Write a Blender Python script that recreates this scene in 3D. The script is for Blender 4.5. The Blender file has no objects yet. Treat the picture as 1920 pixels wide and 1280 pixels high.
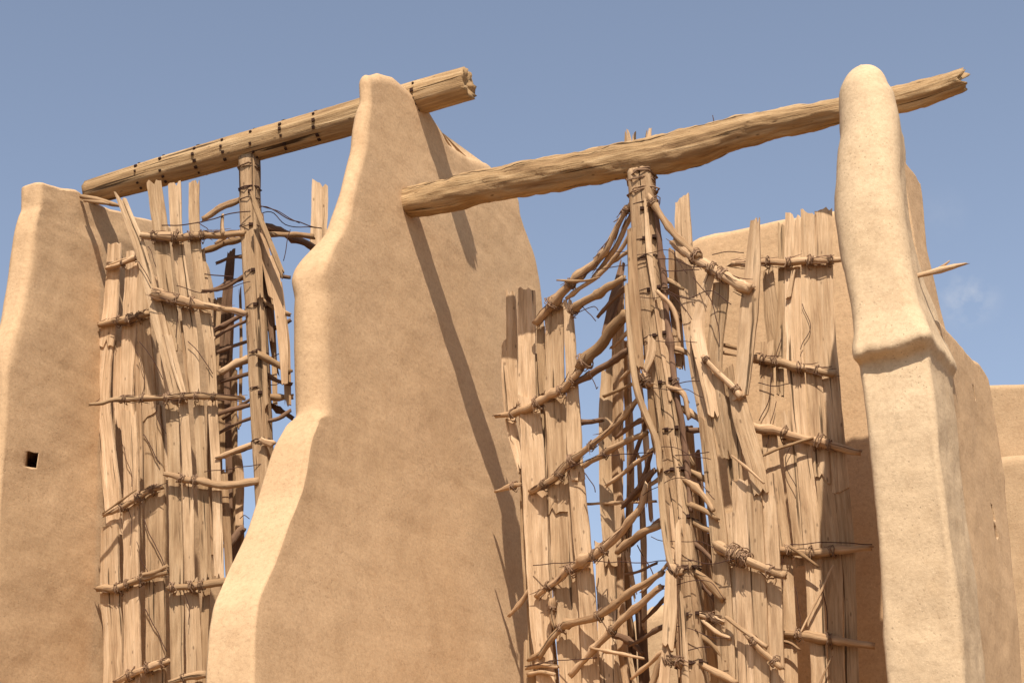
import bpy, math, random
import numpy as np
from mathutils import Vector, noise

# ------------------------------------------------------------------ camera, sky, sun
SC = bpy.context.scene
COL = SC.collection
F_PX = 3600.0
YAW, PIT, ROLL = math.radians(21), math.radians(21), math.radians(3.7)
CAM = np.array([0.0, 0.0, 1.6])
fh = np.array([-math.sin(YAW), math.cos(YAW), 0.0])
R0 = np.array([math.cos(YAW), math.sin(YAW), 0.0])
FW = math.cos(PIT) * fh + math.sin(PIT) * np.array([0, 0, 1.0])
U0 = np.cross(R0, FW)
RC = math.cos(ROLL) * R0 - math.sin(ROLL) * U0
UC = math.sin(ROLL) * R0 + math.cos(ROLL) * U0

cd = bpy.data.cameras.new('camera')
cam = bpy.data.objects.new('camera', cd)
COL.objects.link(cam)
cd.sensor_width = 36.0
cd.lens = 36.0 * F_PX / 1920.0
cd.clip_end = 6000.0
cd.clip_start = 0.1
from mathutils import Matrix
cam.matrix_world = Matrix(((RC[0], UC[0], -FW[0], CAM[0]), (RC[1], UC[1], -FW[1], CAM[1]),
                           (RC[2], UC[2], -FW[2], CAM[2]), (0, 0, 0, 1)))
SC.camera = cam

SUN = np.array([0.265, -0.52, 0.795])
SUN = SUN / np.linalg.norm(SUN)
w = bpy.data.worlds.new('World')
SC.world = w
w.use_nodes = True
wn, wl = w.node_tree.nodes, w.node_tree.links
wn.clear()
wo = wn.new('ShaderNodeOutputWorld')
bg = wn.new('ShaderNodeBackground')
sky = wn.new('ShaderNodeTexSky')
sky.sky_type = 'NISHITA'
sky.sun_disc = False
sky.sun_elevation = math.asin(SUN[2])
sky.sun_rotation = math.atan2(SUN[0], SUN[1])
sky.altitude = 900
sky.air_density = 1.0
sky.dust_density = 1.3
sky.ozone_density = 1.6
bg.inputs['Strength'].default_value = 0.12
# two small wisps of cloud, placed by direction in the sky
tc = wn.new('ShaderNodeTexCoord')
cn = wn.new('ShaderNodeTexNoise')
cn.inputs['Scale'].default_value = 26.0
cn.inputs['Detail'].default_value = 8.0
cn.inputs['Roughness'].default_value = 0.62
wl.new(tc.outputs['Generated'], cn.inputs['Vector'])


def pray(x, y):
    return FW + (x - 960.0) / F_PX * RC - (y - 640.0) / F_PX * UC


mask_prev = None
for (px, py, spread) in ((1812, 560, 0.013), (1765, 400, 0.011)):
    d = pray(px, py)
    d = d / np.linalg.norm(d)
    ds = wn.new('ShaderNodeVectorMath')
    ds.operation = 'DISTANCE'
    ds.inputs[1].default_value = tuple(d)
    wl.new(tc.outputs['Generated'], ds.inputs[0])
    mr = wn.new('ShaderNodeMapRange')
    mr.interpolation_type = 'SMOOTHSTEP'
    mr.inputs['From Min'].default_value = spread * 1.6
    mr.inputs['From Max'].default_value = 0.0
    wl.new(ds.outputs['Value'], mr.inputs['Value'])
    if mask_prev is None:
        mask_prev = mr.outputs[0]
    else:
        mx = wn.new('ShaderNodeMath')
        mx.operation = 'MAXIMUM'
        half = wn.new('ShaderNodeMath')
        half.operation = 'MULTIPLY'
        half.inputs[1].default_value = 0.15
        wl.new(mr.outputs[0], half.inputs[0])
        wl.new(mask_prev, mx.inputs[0])
        wl.new(half.outputs[0], mx.inputs[1])
        mask_prev = mx.outputs[0]
cr = wn.new('ShaderNodeMapRange')
cr.inputs['From Min'].default_value = 0.44
cr.inputs['From Max'].default_value = 0.74
wl.new(cn.outputs['Fac'], cr.inputs['Value'])
mm = wn.new('ShaderNodeMath')
mm.operation = 'MULTIPLY'
wl.new(mask_prev, mm.inputs[0])
wl.new(cr.outputs[0], mm.inputs[1])
hs = wn.new('ShaderNodeHueSaturation')
hs.inputs['Saturation'].default_value = 0.74
hs.inputs['Value'].default_value = 1.0
wl.new(sky.outputs[0], hs.inputs['Color'])
mixc = wn.new('ShaderNodeMix')
mixc.data_type = 'RGBA'
mixc.inputs['B'].default_value = (4.4, 4.5, 4.8, 1)
wl.new(mm.outputs[0], mixc.inputs['Factor'])
wl.new(hs.outputs[0], mixc.inputs['A'])
wl.new(mixc.outputs['Result'], bg.inputs['Color'])
wl.new(bg.outputs[0], wo.inputs['Surface'])

sd = bpy.data.lights.new('sun', 'SUN')
sd.energy = 5.0
sd.angle = math.radians(0.53)
sd.color = (1.0, 0.94, 0.86)
so = bpy.data.objects.new('sun', sd)
COL.objects.link(so)
so.rotation_euler = Vector(tuple(SUN)).to_track_quat('Z', 'Y').to_euler()

SC.view_settings.view_transform = 'Standard'
SC.view_settings.look = 'None'
SC.view_settings.exposure = 0.42
SC.view_settings.gamma = 1.0

# ------------------------------------------------------------------ helpers: rays and planes
RNG = random.Random(7)


def atX(x, y, X):
    d = pray(x, y)
    return CAM + d * ((X - CAM[0]) / d[0])


def atY(x, y, Y):
    d = pray(x, y)
    return CAM + d * ((Y - CAM[1]) / d[1])


def depth(p):
    return float((np.array(p) - CAM) @ FW)


class Plane:
    """vertical plane through an upright axis, pointing to compass azimuth az"""
    def __init__(self, ax, ay, az):
        a = math.radians(az)
        self.h = np.array([math.sin(a), math.cos(a), 0.0])
        n = np.array([math.cos(a), -math.sin(a), 0.0])
        self.o = np.array([ax, ay, 0.0])
        if n @ (CAM - self.o) < 0:
            n = -n
        self.n = n

    def at(self, x, y, off=0.0):
        d = pray(x, y)
        q = self.o + self.n * off
        t = ((q - CAM) @ self.n) / (d @ self.n)
        return CAM + d * t


def catmull(P, n):
    P = [np.array(p, float) for p in P]
    if len(P) == 2:
        return [P[0] + (P[1] - P[0]) * (i / n) for i in range(n + 1)]
    E = [2 * P[0] - P[1]] + P + [2 * P[-1] - P[-2]]
    seg = [np.linalg.norm(P[i + 1] - P[i]) for i in range(len(P) - 1)]
    tot = sum(seg)
    out = []
    for i in range(n + 1):
        s = tot * i / n
        k = 0
        while k < len(seg) - 1 and s > seg[k]:
            s -= seg[k]
            k += 1
        t = min(1.0, s / max(seg[k], 1e-9))
        a, b, c, d = E[k], E[k + 1], E[k + 2], E[k + 3]
        out.append(0.5 * ((2 * b) + (c - a) * t + (2 * a - 5 * b + 4 * c - d) * t * t + (3 * b - a - 3 * c + d) * t ** 3))
    return out


def n1(x, seed):
    return noise.noise((x, seed * 13.17, seed * 3.1))


# ------------------------------------------------------------------ materials
def nodes(name):
    m = bpy.data.materials.new(name)
    m.use_nodes = True
    nt = m.node_tree
    b = nt.nodes['Principled BSDF']
    b.inputs['Roughness'].default_value = 0.95
    b.inputs['Specular IOR Level'].default_value = 0.12
    return m, nt, b


def nd(nt, typ, **kw):
    n = nt.nodes.new(typ)
    for k, v in kw.items():
        if k in n.inputs.keys():
            n.inputs[k].default_value = v
        else:
            setattr(n, k, v)
    return n


def ramp(nt, stops):
    r = nt.nodes.new('ShaderNodeValToRGB')
    e = r.color_ramp.elements
    while len(e) < len(stops):
        e.new(0.5)
    for i, (p, c) in enumerate(stops):
        e[i].position = p
        e[i].color = c if len(c) == 4 else (*c, 1)
    return r


def mapping(nt, src, scale):
    mp = nt.nodes.new('ShaderNodeMapping')
    mp.inputs['Scale'].default_value = scale
    nt.links.new(src, mp.inputs['Vector'])
    return mp.outputs[0]


def mixcol(nt, fac, a, b, mode='MIX'):
    m = nt.nodes.new('ShaderNodeMix')
    m.data_type = 'RGBA'
    m.blend_type = mode
    for v, s in ((fac, 'Factor'), (a, 'A'), (b, 'B')):
        if hasattr(v, 'is_output'):
            nt.links.new(v, m.inputs[s])
        else:
            m.inputs[s].default_value = v if s == 'Factor' else (*v, 1)
    return m.outputs['Result']


def mud_material(name, c1, c2, pit=1.0, rough=1.0):
    m, nt, b = nodes(name)
    L = nt.links
    co = nd(nt, 'ShaderNodeTexCoord').outputs['Object']
    big = nd(nt, 'ShaderNodeTexNoise', Scale=1.1, Detail=5.0, Roughness=0.6)
    L.new(co, big.inputs['Vector'])
    rb = ramp(nt, [(0.3, c1), (0.7, c2)])
    L.new(big.outputs['Fac'], rb.inputs['Fac'])
    # wiped bands left by the plasterer's hand
    st = nd(nt, 'ShaderNodeTexNoise', Scale=1.0, Detail=6.0, Roughness=0.55, Distortion=0.1)
    L.new(mapping(nt, co, (2.2, 2.2, 22.0)), st.inputs['Vector'])
    rs = ramp(nt, [(0.3, (0.92, 0.91, 0.90)), (0.7, (1.05, 1.045, 1.04))])
    L.new(st.outputs['Fac'], rs.inputs['Fac'])
    c = mixcol(nt, 0.45, rb.outputs[0], rs.outputs[0], 'MULTIPLY')
    fine = nd(nt, 'ShaderNodeTexNoise', Scale=38.0, Detail=7.0, Roughness=0.75)
    L.new(co, fine.inputs['Vector'])
    rf = ramp(nt, [(0.25, (0.70, 0.66, 0.62)), (0.5, (1, 1, 1)), (0.78, (1.2, 1.2, 1.18))])
    L.new(fine.outputs['Fac'], rf.inputs['Fac'])
    c = mixcol(nt, 0.75, c, rf.outputs[0], 'MULTIPLY')
    mot = nd(nt, 'ShaderNodeTexNoise', Scale=6.5, Detail=8.0, Roughness=0.7)
    L.new(co, mot.inputs['Vector'])
    rm = ramp(nt, [(0.3, (0.90, 0.87, 0.84)), (0.5, (1, 1, 1)), (0.72, (1.05, 1.05, 1.05))])
    L.new(mot.outputs['Fac'], rm.inputs['Fac'])
    c = mixcol(nt, 0.8, c, rm.outputs[0], 'MULTIPLY')
    # hairline drying cracks
    wv = nd(nt, 'ShaderNodeTexVoronoi', feature='DISTANCE_TO_EDGE', Scale=1.0)
    wd = nd(nt, 'ShaderNodeVectorMath', operation='MULTIPLY_ADD')
    L.new(mot.outputs['Color'], wd.inputs[0])
    wd.inputs[1].default_value = (0.5, 0.5, 0.5)
    L.new(co, wd.inputs[2])
    L.new(mapping(nt, wd.outputs[0], (1.5, 1.5, 1.1)), wv.inputs['Vector'])
    rw_ = ramp(nt, [(0.0, (1, 1, 1)), (0.012, (0, 0, 0))])
    L.new(wv.outputs['Distance'], rw_.inputs['Fac'])
    wg = ramp(nt, [(0.5, (0, 0, 0)), (0.62, (1, 1, 1))])
    L.new(big.outputs['Fac'], wg.inputs['Fac'])
    wm = nd(nt, 'ShaderNodeMath', operation='MULTIPLY')
    L.new(rw_.outputs[0], wm.inputs[0])
    L.new(wg.outputs[0], wm.inputs[1])
    wk = nd(nt, 'ShaderNodeMath', operation='MULTIPLY')
    L.new(wm.outputs[0], wk.inputs[0])
    wk.inputs[1].default_value = 0.35
    c = mixcol(nt, wk.outputs[0], c, tuple(v * 0.45 for v in c1))
    # straw flecks and pits
    vo = nd(nt, 'ShaderNodeTexVoronoi', Scale=1.0, Randomness=1.0)
    L.new(mapping(nt, co, (34, 34, 26)), vo.inputs['Vector'])
    rp = ramp(nt, [(0.0, (1, 1, 1)), (0.13, (1, 1, 1)), (0.2, (0, 0, 0))])
    L.new(vo.outputs['Distance'], rp.inputs['Fac'])
    gate = nd(nt, 'ShaderNodeTexNoise', Scale=2.6, Detail=3.0)
    L.new(co, gate.inputs['Vector'])
    rg = ramp(nt, [(0.42, (0, 0, 0)), (0.68, (1, 1, 1))])
    L.new(gate.outputs['Fac'], rg.inputs['Fac'])
    pm = nd(nt, 'ShaderNodeMath', operation='MULTIPLY')
    L.new(rp.outputs[0], pm.inputs[0])
    L.new(rg.outputs[0], pm.inputs[1])
    pk = nd(nt, 'ShaderNodeMath', operation='MULTIPLY')
    L.new(pm.outputs[0], pk.inputs[0])
    pk.inputs[1].default_value = 0.55 * pit
    c = mixcol(nt, pk.outputs[0], c, tuple(v * 0.5 for v in c1))
    vs = nd(nt, 'ShaderNodeTexVoronoi', Scale=1.0, Randomness=1.0)
    L.new(mapping(nt, co, (52, 52, 30)), vs.inputs['Vector'])
    r_s = ramp(nt, [(0.0, (1, 1, 1)), (0.12, (1, 1, 1)), (0.2, (0, 0, 0))])
    L.new(vs.outputs['Distance'], r_s.inputs['Fac'])
    ks = nd(nt, 'ShaderNodeMath', operation='MULTIPLY')
    L.new(r_s.outputs[0], ks.inputs[0])
    ks.inputs[1].default_value = 0.3
    c = mixcol(nt, ks.outputs[0], c, tuple(min(0.8, v * 1.35) for v in c2))
    L.new(c, b.inputs['Base Color'])
    # relief
    h1 = nd(nt, 'ShaderNodeMath', operation='MULTIPLY_ADD')
    L.new(st.outputs['Fac'], h1.inputs[0])
    h1.inputs[1].default_value = 0.45
    L.new(fine.outputs['Fac'], h1.inputs[2])
    h2 = nd(nt, 'ShaderNodeMath', operation='MULTIPLY_ADD')
    L.new(pm.outputs[0], h2.inputs[0])
    h2.inputs[1].default_value = -0.8 * pit
    L.new(h1.outputs[0], h2.inputs[2])
    mid = nd(nt, 'ShaderNodeTexNoise', Scale=9.0, Detail=6.0, Roughness=0.6)
    L.new(co, mid.inputs['Vector'])
    h3 = nd(nt, 'ShaderNodeMath', operation='MULTIPLY_ADD')
    L.new(mid.outputs['Fac'], h3.inputs[0])
    h3.inputs[1].default_value = 1.6
    L.new(h2.outputs[0], h3.inputs[2])
    bp = nd(nt, 'ShaderNodeBump', Strength=0.30 * rough, Distance=0.012)
    L.new(h3.outputs[0], bp.inputs['Height'])
    L.new(bp.outputs[0], b.inputs['Normal'])
    return m


def wood_material(name, ca, cb, cc, crack=0.8, tint=0.16, cw=0.30, relief=0.006):
    """weathered timber; grain runs along v of the UV map (metres)"""
    m, nt, b = nodes(name)
    L = nt.links
    uv = nd(nt, 'ShaderNodeTexCoord').outputs['UV']
    oi = nd(nt, 'ShaderNodeObjectInfo')
    off = nd(nt, 'ShaderNodeVectorMath', operation='SCALE')
    cx = nd(nt, 'ShaderNodeCombineXYZ')
    for k in range(3):
        L.new(oi.outputs['Random'], cx.inputs[k])
    L.new(cx.outputs[0], off.inputs[0])
    off.inputs['Scale'].default_value = 57.0
    ad = nd(nt, 'ShaderNodeVectorMath', operation='ADD')
    L.new(uv, ad.inputs[0])
    L.new(off.outputs[0], ad.inputs[1])
    v = ad.outputs[0]
    g = nd(nt, 'ShaderNodeTexNoise', Scale=1.0, Detail=6.0, Roughness=0.6, Distortion=0.6)
    L.new(mapping(nt, v, (26, 1.6, 1)), g.inputs['Vector'])
    r1 = ramp(nt, [(0.25, ca), (0.5, cb), (0.75, cc)])
    L.new(g.outputs['Fac'], r1.inputs['Fac'])
    g2 = nd(nt, 'ShaderNodeTexNoise', Scale=1.0, Detail=5.0, Roughness=0.7)
    L.new(mapping(nt, v, (120, 5, 1)), g2.inputs['Vector'])
    r2 = ramp(nt, [(0.3, (0.72, 0.70, 0.68)), (0.6, (1.05, 1.05, 1.05))])
    L.new(g2.outputs['Fac'], r2.inputs['Fac'])
    c = mixcol(nt, 0.8, r1.outputs[0], r2.outputs[0], 'MULTIPLY')
    # drying cracks and knots
    g3 = nd(nt, 'ShaderNodeTexNoise', Scale=1.0, Detail=2.0, Roughness=0.5, Distortion=0.3)
    L.new(mapping(nt, v, (38, 1.1, 1)), g3.inputs['Vector'])
    r3 = ramp(nt, [(cw - 0.03, (1, 1, 1)), (cw + 0.03, (0, 0, 0))])
    L.new(g3.outputs['Fac'], r3.inputs['Fac'])
    ck = nd(nt, 'ShaderNodeMath', operation='MULTIPLY')
    L.new(r3.outputs[0], ck.inputs[0])
    ck.inputs[1].default_value = crack
    c = mixcol(nt, ck.outputs[0], c, tuple(x * 0.28 for x in ca))
    vo = nd(nt, 'ShaderNodeTexVoronoi', Scale=1.0)
    L.new(mapping(nt, v, (17, 7, 1)), vo.inputs['Vector'])
    r4 = ramp(nt, [(0.07, (1, 1, 1)), (0.14, (0, 0, 0))])
    L.new(vo.outputs['Distance'], r4.inputs['Fac'])
    k4 = nd(nt, 'ShaderNodeMath', operation='MULTIPLY')
    L.new(r4.outputs[0], k4.inputs[0])
    k4.inputs[1].default_value = 0.7 * crack
    c = mixcol(nt, k4.outputs[0], c, tuple(x * 0.42 for x in ca))
    # each piece of timber weathered a little differently
    rt = ramp(nt, [(0.0, (1 - tint, 1 - tint * 1.1, 1 - tint * 1.3)), (1.0, (1 + tint * .6, 1 + tint * .6, 1 + tint * .6))])
    L.new(oi.outputs['Random'], rt.inputs['Fac'])
    c = mixcol(nt, 1.0, c, rt.outputs[0], 'MULTIPLY')
    # dusty blotches
    bl = nd(nt, 'ShaderNodeTexNoise', Scale=1.0, Detail=4.0)
    L.new(mapping(nt, v, (7, 3, 1)), bl.inputs['Vector'])
    rbl = ramp(nt, [(0.35, (0.86, 0.84, 0.82)), (0.65, (1.06, 1.06, 1.06))])
    L.new(bl.outputs['Fac'], rbl.inputs['Fac'])
    c = mixcol(nt, 0.9, c, rbl.outputs[0], 'MULTIPLY')
    L.new(c, b.inputs['Base Color'])
    h = nd(nt, 'ShaderNodeMath', operation='MULTIPLY_ADD')
    L.new(r3.outputs[0], h.inputs[0])
    h.inputs[1].default_value = -1.4
    L.new(g2.outputs['Fac'], h.inputs[2])
    h2 = nd(nt, 'ShaderNodeMath', operation='ADD')
    L.new(h.outputs[0], h2.inputs[0])
    L.new(g.outputs['Fac'], h2.inputs[1])
    bp = nd(nt, 'ShaderNodeBump', Strength=0.9, Distance=relief)
    L.new(h2.outputs[0], bp.inputs['Height'])
    L.new(bp.outputs[0], b.inputs['Normal'])
    return m


MUD = mud_material('mud_plaster', (0.475, 0.304, 0.163), (0.55, 0.360, 0.20), 0.8)
MUD_ROUGH = mud_material('coarse_mud_plaster', (0.50, 0.350, 0.205), (0.60, 0.435, 0.265), 1.3, 1.1)
MUD_FAR = mud_material('far_mud_plaster', (0.41, 0.265, 0.145), (0.49, 0.33, 0.185), 1.2)
SAND = mud_material('sandy_ground', (0.17, 0.11, 0.065), (0.22, 0.145, 0.09), 1.0)
PLANK = wood_material('weathered_plank', (0.32, 0.195, 0.105), (0.57, 0.382, 0.222), (0.70, 0.50, 0.315), 0.9, 0.26, 0.315, 0.008)
BRANCH = wood_material('weathered_branch', (0.29, 0.17, 0.09), (0.46, 0.295, 0.165), (0.61, 0.42, 0.255), 0.85, 0.33)
BEAMW = wood_material('beam_timber', (0.22, 0.125, 0.06), (0.42, 0.265, 0.13), (0.60, 0.42, 0.23), 0.95, 0.05, 0.335, 0.011)
POLEW = wood_material('post_timber', (0.28, 0.165, 0.085), (0.43, 0.275, 0.15), (0.56, 0.38, 0.22), 0.95, 0.05, 0.35, 0.01)
BARK_AND_SHADE = wood_material('brown_bark_and_shade', (0.12, 0.065, 0.04), (0.20, 0.115, 0.07), (0.29, 0.18, 0.11), 0.4, 0.3)  # brown sticks and bark; also the painted shade on some hidden timber
ROPE = wood_material('fibre_rope', (0.17, 0.10, 0.06), (0.27, 0.165, 0.10), (0.38, 0.245, 0.15), 0.2, 0.25)
WIRE, _nt, _b = nodes('rusty_wire')
_b.inputs['Base Color'].default_value = (0.07, 0.035, 0.025, 1)
PEG_AND_SHADE, _nt, _b = nodes('charred_peg_and_hole_shade')
_b.inputs['Base Color'].default_value = (0.045, 0.022, 0.014, 1)  # charred pegs; also the painted shade inside the post notches


# ------------------------------------------------------------------ object building
def tag(o, label=None, cat=None, group=None, kind=None):
    for k, v in (('label', label), ('category', cat), ('group', group), ('kind', kind)):
        if v:
            o[k] = v
    return o


def empty(name, loc):
    o = bpy.data.objects.new(name, None)
    o.empty_display_size = 0.3
    o.location = loc
    COL.objects.link(o)
    return o


def wpos(o):
    p = Vector((0, 0, 0))
    while o is not None:
        p = p + Vector(o.location)
        o = o.parent
    return p


def build(name, V, Fc, UV, mat, parent=None, smooth=False):
    """V in world space; object origin at the middle of its vertices"""
    V = np.array(V, float)
    c = V.mean(axis=0)
    me = bpy.data.meshes.new(name)
    me.from_pydata([tuple(p) for p in (V - c)], [], Fc)
    if UV is not None:
        ul = me.uv_layers.new(name='UVMap')
        k = 0
        for f in UV:
            for u in f:
                ul.data[k].uv = u
                k += 1
    me.materials.append(mat)
    if smooth:
        me.polygons.foreach_set('use_smooth', [True] * len(me.polygons))
    me.update()
    o = bpy.data.objects.new(name, me)
    COL.objects.link(o)
    if parent is not None:
        o.parent = parent
        o.location = Vector(tuple(c)) - wpos(parent)
    else:
        o.location = tuple(c)
    return o


class Geo:
    def __init__(self):
        self.V, self.F, self.U = [], [], []

    def tube(self, P, R, k=8, rough=0.0, seed=0, square=0.0, twist=0.0, up=None, ragged=0.0):
        """P centres, R radii; rough is relative relief; square>0 flattens into hewn faces"""
        P = [np.array(p, float) for p in P]
        n = len(P)
        base = len(self.V)
        T0 = P[1] - P[0]
        ref = np.array(up if up is not None else ([0, 0, 1] if abs(T0[2]) < 0.8 * np.linalg.norm(T0) else [1, 0.3, 0]), float)
        s = 0.0
        S = []
        for i in range(n):
            T = P[min(i + 1, n - 1)] - P[max(i - 1, 0)]
            T = T / max(np.linalg.norm(T), 1e-9)
            a = ref - T * (ref @ T)
            a = a / max(np.linalg.norm(a), 1e-9)
            ref = a
            b = np.cross(T, a)
            if i:
                s += np.linalg.norm(P[i] - P[i - 1])
            S.append(s)
            for j in range(k):
                t = 2 * math.pi * j / k + twist
                r = R[i]
                if square:
                    q = max(abs(math.cos(t)), abs(math.sin(t)))
                    r *= (1 - square) + square * 0.86 / q
                if rough:
                    r *= 1 + rough * noise.noise((math.cos(t) * 1.3 + seed * 7.1, math.sin(t) * 1.3, s * 3.5 / max(0.3, R[i] * 10) + seed)) \
                         + rough * 0.5 * noise.noise((math.cos(t) * 3 + seed, math.sin(t) * 3, s * 14 + seed * 3))
                p = P[i] + (a * math.cos(t) + b * math.sin(t)) * r
                if ragged and i in (0, n - 1):
                    p = p + T * ragged * (noise.noise((j * 1.7, seed * 5.0, i * 1.0)) * 1.6) * (1 if i else -1)
                self.V.append(p)
        rr = float(np.mean(R))
        for i in range(n - 1):
            for j in range(k):
                a, b_ = base + i * k + j, base + i * k + (j + 1) % k
                self.F.append((a, b_, b_ + k, a + k))
                u0, u1 = j / k * 6.28 * rr, (j + 1) / k * 6.28 * rr
                self.U.append(((u0, S[i]), (u1, S[i]), (u1, S[i + 1]), (u0, S[i + 1])))
        for i, flip in ((0, True), (n - 1, False)):
            cidx = len(self.V)
            ring = [base + i * k + j for j in range(k)]
            self.V.append(np.mean([self.V[q] for q in ring], axis=0))
            for j in range(k):
                f = (ring[j], ring[(j + 1) % k], cidx)
                self.F.append(f[::-1] if flip else f)
                self.U.append(((0.01, 0.02), (0.02, 0.02), (0.015, 0.03)))
        return self

    def board(self, P, W, h, n, th, seed, ragged=0.03, wob=0.10, split=0.07):
        """plank along P, width along h, thickness along n"""
        rr = random.Random(seed)
        L = sum(np.linalg.norm(P[i + 1] - P[i]) for i in range(len(P) - 1))
        N = len(P)
        m = 7
        cols = [-1 + 2 * j / (m - 1) for j in range(m)]
        e0 = [rr.uniform(-1, 1) * ragged * 0.45 for _ in cols]
        e1 = [rr.uniform(-1, 1) * ragged * 0.45 for _ in cols]
        if rr.random() < 0.6:
            e0[rr.randrange(1, m - 1)] += split * rr.uniform(0.4, 1)
        if rr.random() < 0.6:
            e1[rr.randrange(1, m - 1)] -= split * rr.uniform(0.4, 1)
        tl = rr.uniform(-1, 1) * ragged * 1.3
        base = len(self.V)
        s = 0
        S = []
        for side in (1, -1):
            s = 0
            for i in range(N):
                T = P[min(i + 1, N - 1)] - P[max(i - 1, 0)]
                T = T / np.linalg.norm(T)
                if i:
                    s += np.linalg.norm(P[i] - P[i - 1])
                if side == 1:
                    S.append(s)
                wl_ = W[i] * (1 + wob * n1(s * 3.1, seed) + wob * 0.6 * n1(s * 11, seed + 2)) * 0.5
                wr_ = W[i] * (1 + wob * n1(s * 3.1, seed + 5) + wob * 0.6 * n1(s * 11, seed + 7)) * 0.5
                tw = 0.12 * n1(s * 0.9, seed + 9)
                bow = 0.012 * n1(s * 1.4, seed + 11)
                for j, c in enumerate(cols):
                    x = c * (wl_ if c < 0 else wr_)
                    e = 0
                    fall0, fall1 = max(0, 1 - s / 0.12), max(0, 1 - (L - s) / 0.12)
                    e = (e0[j] + tl * c) * fall0 + (e1[j] + tl * c) * fall1
                    edge = 0.78 if abs(c) > 0.99 else 1.0
                    z = tw * x + bow + side * th * 0.5 * edge + 0.003 * noise.noise((x * 30, s * 6, seed))
                    self.V.append(P[i] + h * x + n * z + T * e)
        nb = N * m
        for i in range(N - 1):
            for j in range(m - 1):
                a = base + i * m + j
                self.F.append((a, a + 1, a + 1 + m, a + m))
                u = [(cols[q] * W[0] * 0.5, S[r]) for q, r in ((j, i), (j + 1, i), (j + 1, i + 1), (j, i + 1))]
                self.U.append(u)
                b = a + nb
                self.F.append((b, b + m, b + 1 + m, b + 1))
                self.U.append([u[0], u[3], u[2], u[1]])
            for j, fl in ((0, 0), (m - 1, 1)):
                a = base + i * m + j
                f = (a, a + m, a + m + nb, a + nb)
                self.F.append(f[::-1] if fl else f)
                self.U.append([(0.0, S[i]), (0.0, S[i + 1]), (th, S[i + 1]), (th, S[i])])
        for i, fl in ((0, 1), (N - 1, 0)):
            for j in range(m - 1):
                a = base + i * m + j
                f = (a, a + 1, a + 1 + nb, a + nb)
                self.F.append(f[::-1] if fl else f)
                self.U.append([(0.0, 0.0), (0.01, 0.0), (0.01, th), (0.0, th)])
        return self

    def box(self, c, ax, ay, az):
        b = len(self.V)
        for sx in (-1, 1):
            for sy in (-1, 1):
                for sz in (-1, 1):
                    self.V.append(np.array(c) + ax * sx + ay * sy + az * sz)
        for f in ((0, 1, 3, 2), (4, 6, 7, 5), (0, 4, 5, 1), (2, 3, 7, 6), (0, 2, 6, 4), (1, 5, 7, 3)):
            self.F.append(tuple(b + q for q in f))
            self.U.append([(0, 0), (0.02, 0), (0.02, 0.02), (0, 0.02)])
        return self

    def coil(self, c, axis, r, turns, pitch, tr, seed, k=5):
        """rope wound around an axis at c"""
        rr = random.Random(seed)
        axis = axis / np.linalg.norm(axis)
        ref = np.array([0, 0, 1.0]) if abs(axis[2]) < 0.8 else np.array([1.0, 0, 0])
        a = ref - axis * (ref @ axis)
        a /= np.linalg.norm(a)
        b = np.cross(axis, a)
        N = max(8, int(turns * 9))
        P = []
        for i in range(N + 1):
            t = 2 * math.pi * turns * i / N + seed
            q = (i / N - 0.5) * turns * pitch
            rad = r * (1 + 0.16 * rr.uniform(-1, 1))
            P.append(c + axis * (q + rr.uniform(-1, 1) * pitch * 0.6) + (a * math.cos(t) + b * math.sin(t)) * rad)
        return self.tube(P, [tr * rr.uniform(0.75, 1.2) for _ in P], k)

    def done(self, name, mat, parent=None, smooth=False):
        return build(name, self.V, self.F, self.U, mat, parent, smooth)


SEED = [100]


def seed():
    SEED[0] += 1
    return SEED[0]


def plank(parent, plane, pts, wpx, off=0.0, th=0.024, mat=None, ragged=0.025, turn=0.0, wob=0.10, name='plank'):
    """pts: sight points of the centre line, put on the blade's upright plane"""
    P = [plane.at(x, y, off) for x, y in pts]
    L = sum(np.linalg.norm(P[i + 1] - P[i]) for i in range(len(P) - 1))
    N = max(6, int(L / 0.05))
    C = catmull(P, N)
    ws = wpx if isinstance(wpx, (list, tuple)) else [wpx] * len(pts)
    a = math.radians(turn)
    h = plane.h * math.cos(a) + plane.n * math.sin(a)
    n = plane.n * math.cos(a) - plane.h * math.sin(a)
    face = abs(h @ RC)
    W = [float(np.interp(i / N, np.linspace(0, 1, len(ws)), ws)) * depth(C[i]) / F_PX / max(face, 0.35) for i in range(N + 1)]
    return Geo().board(C, W, h, n, th, seed(), ragged, wob).done(name, mat or PLANK, parent)


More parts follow.
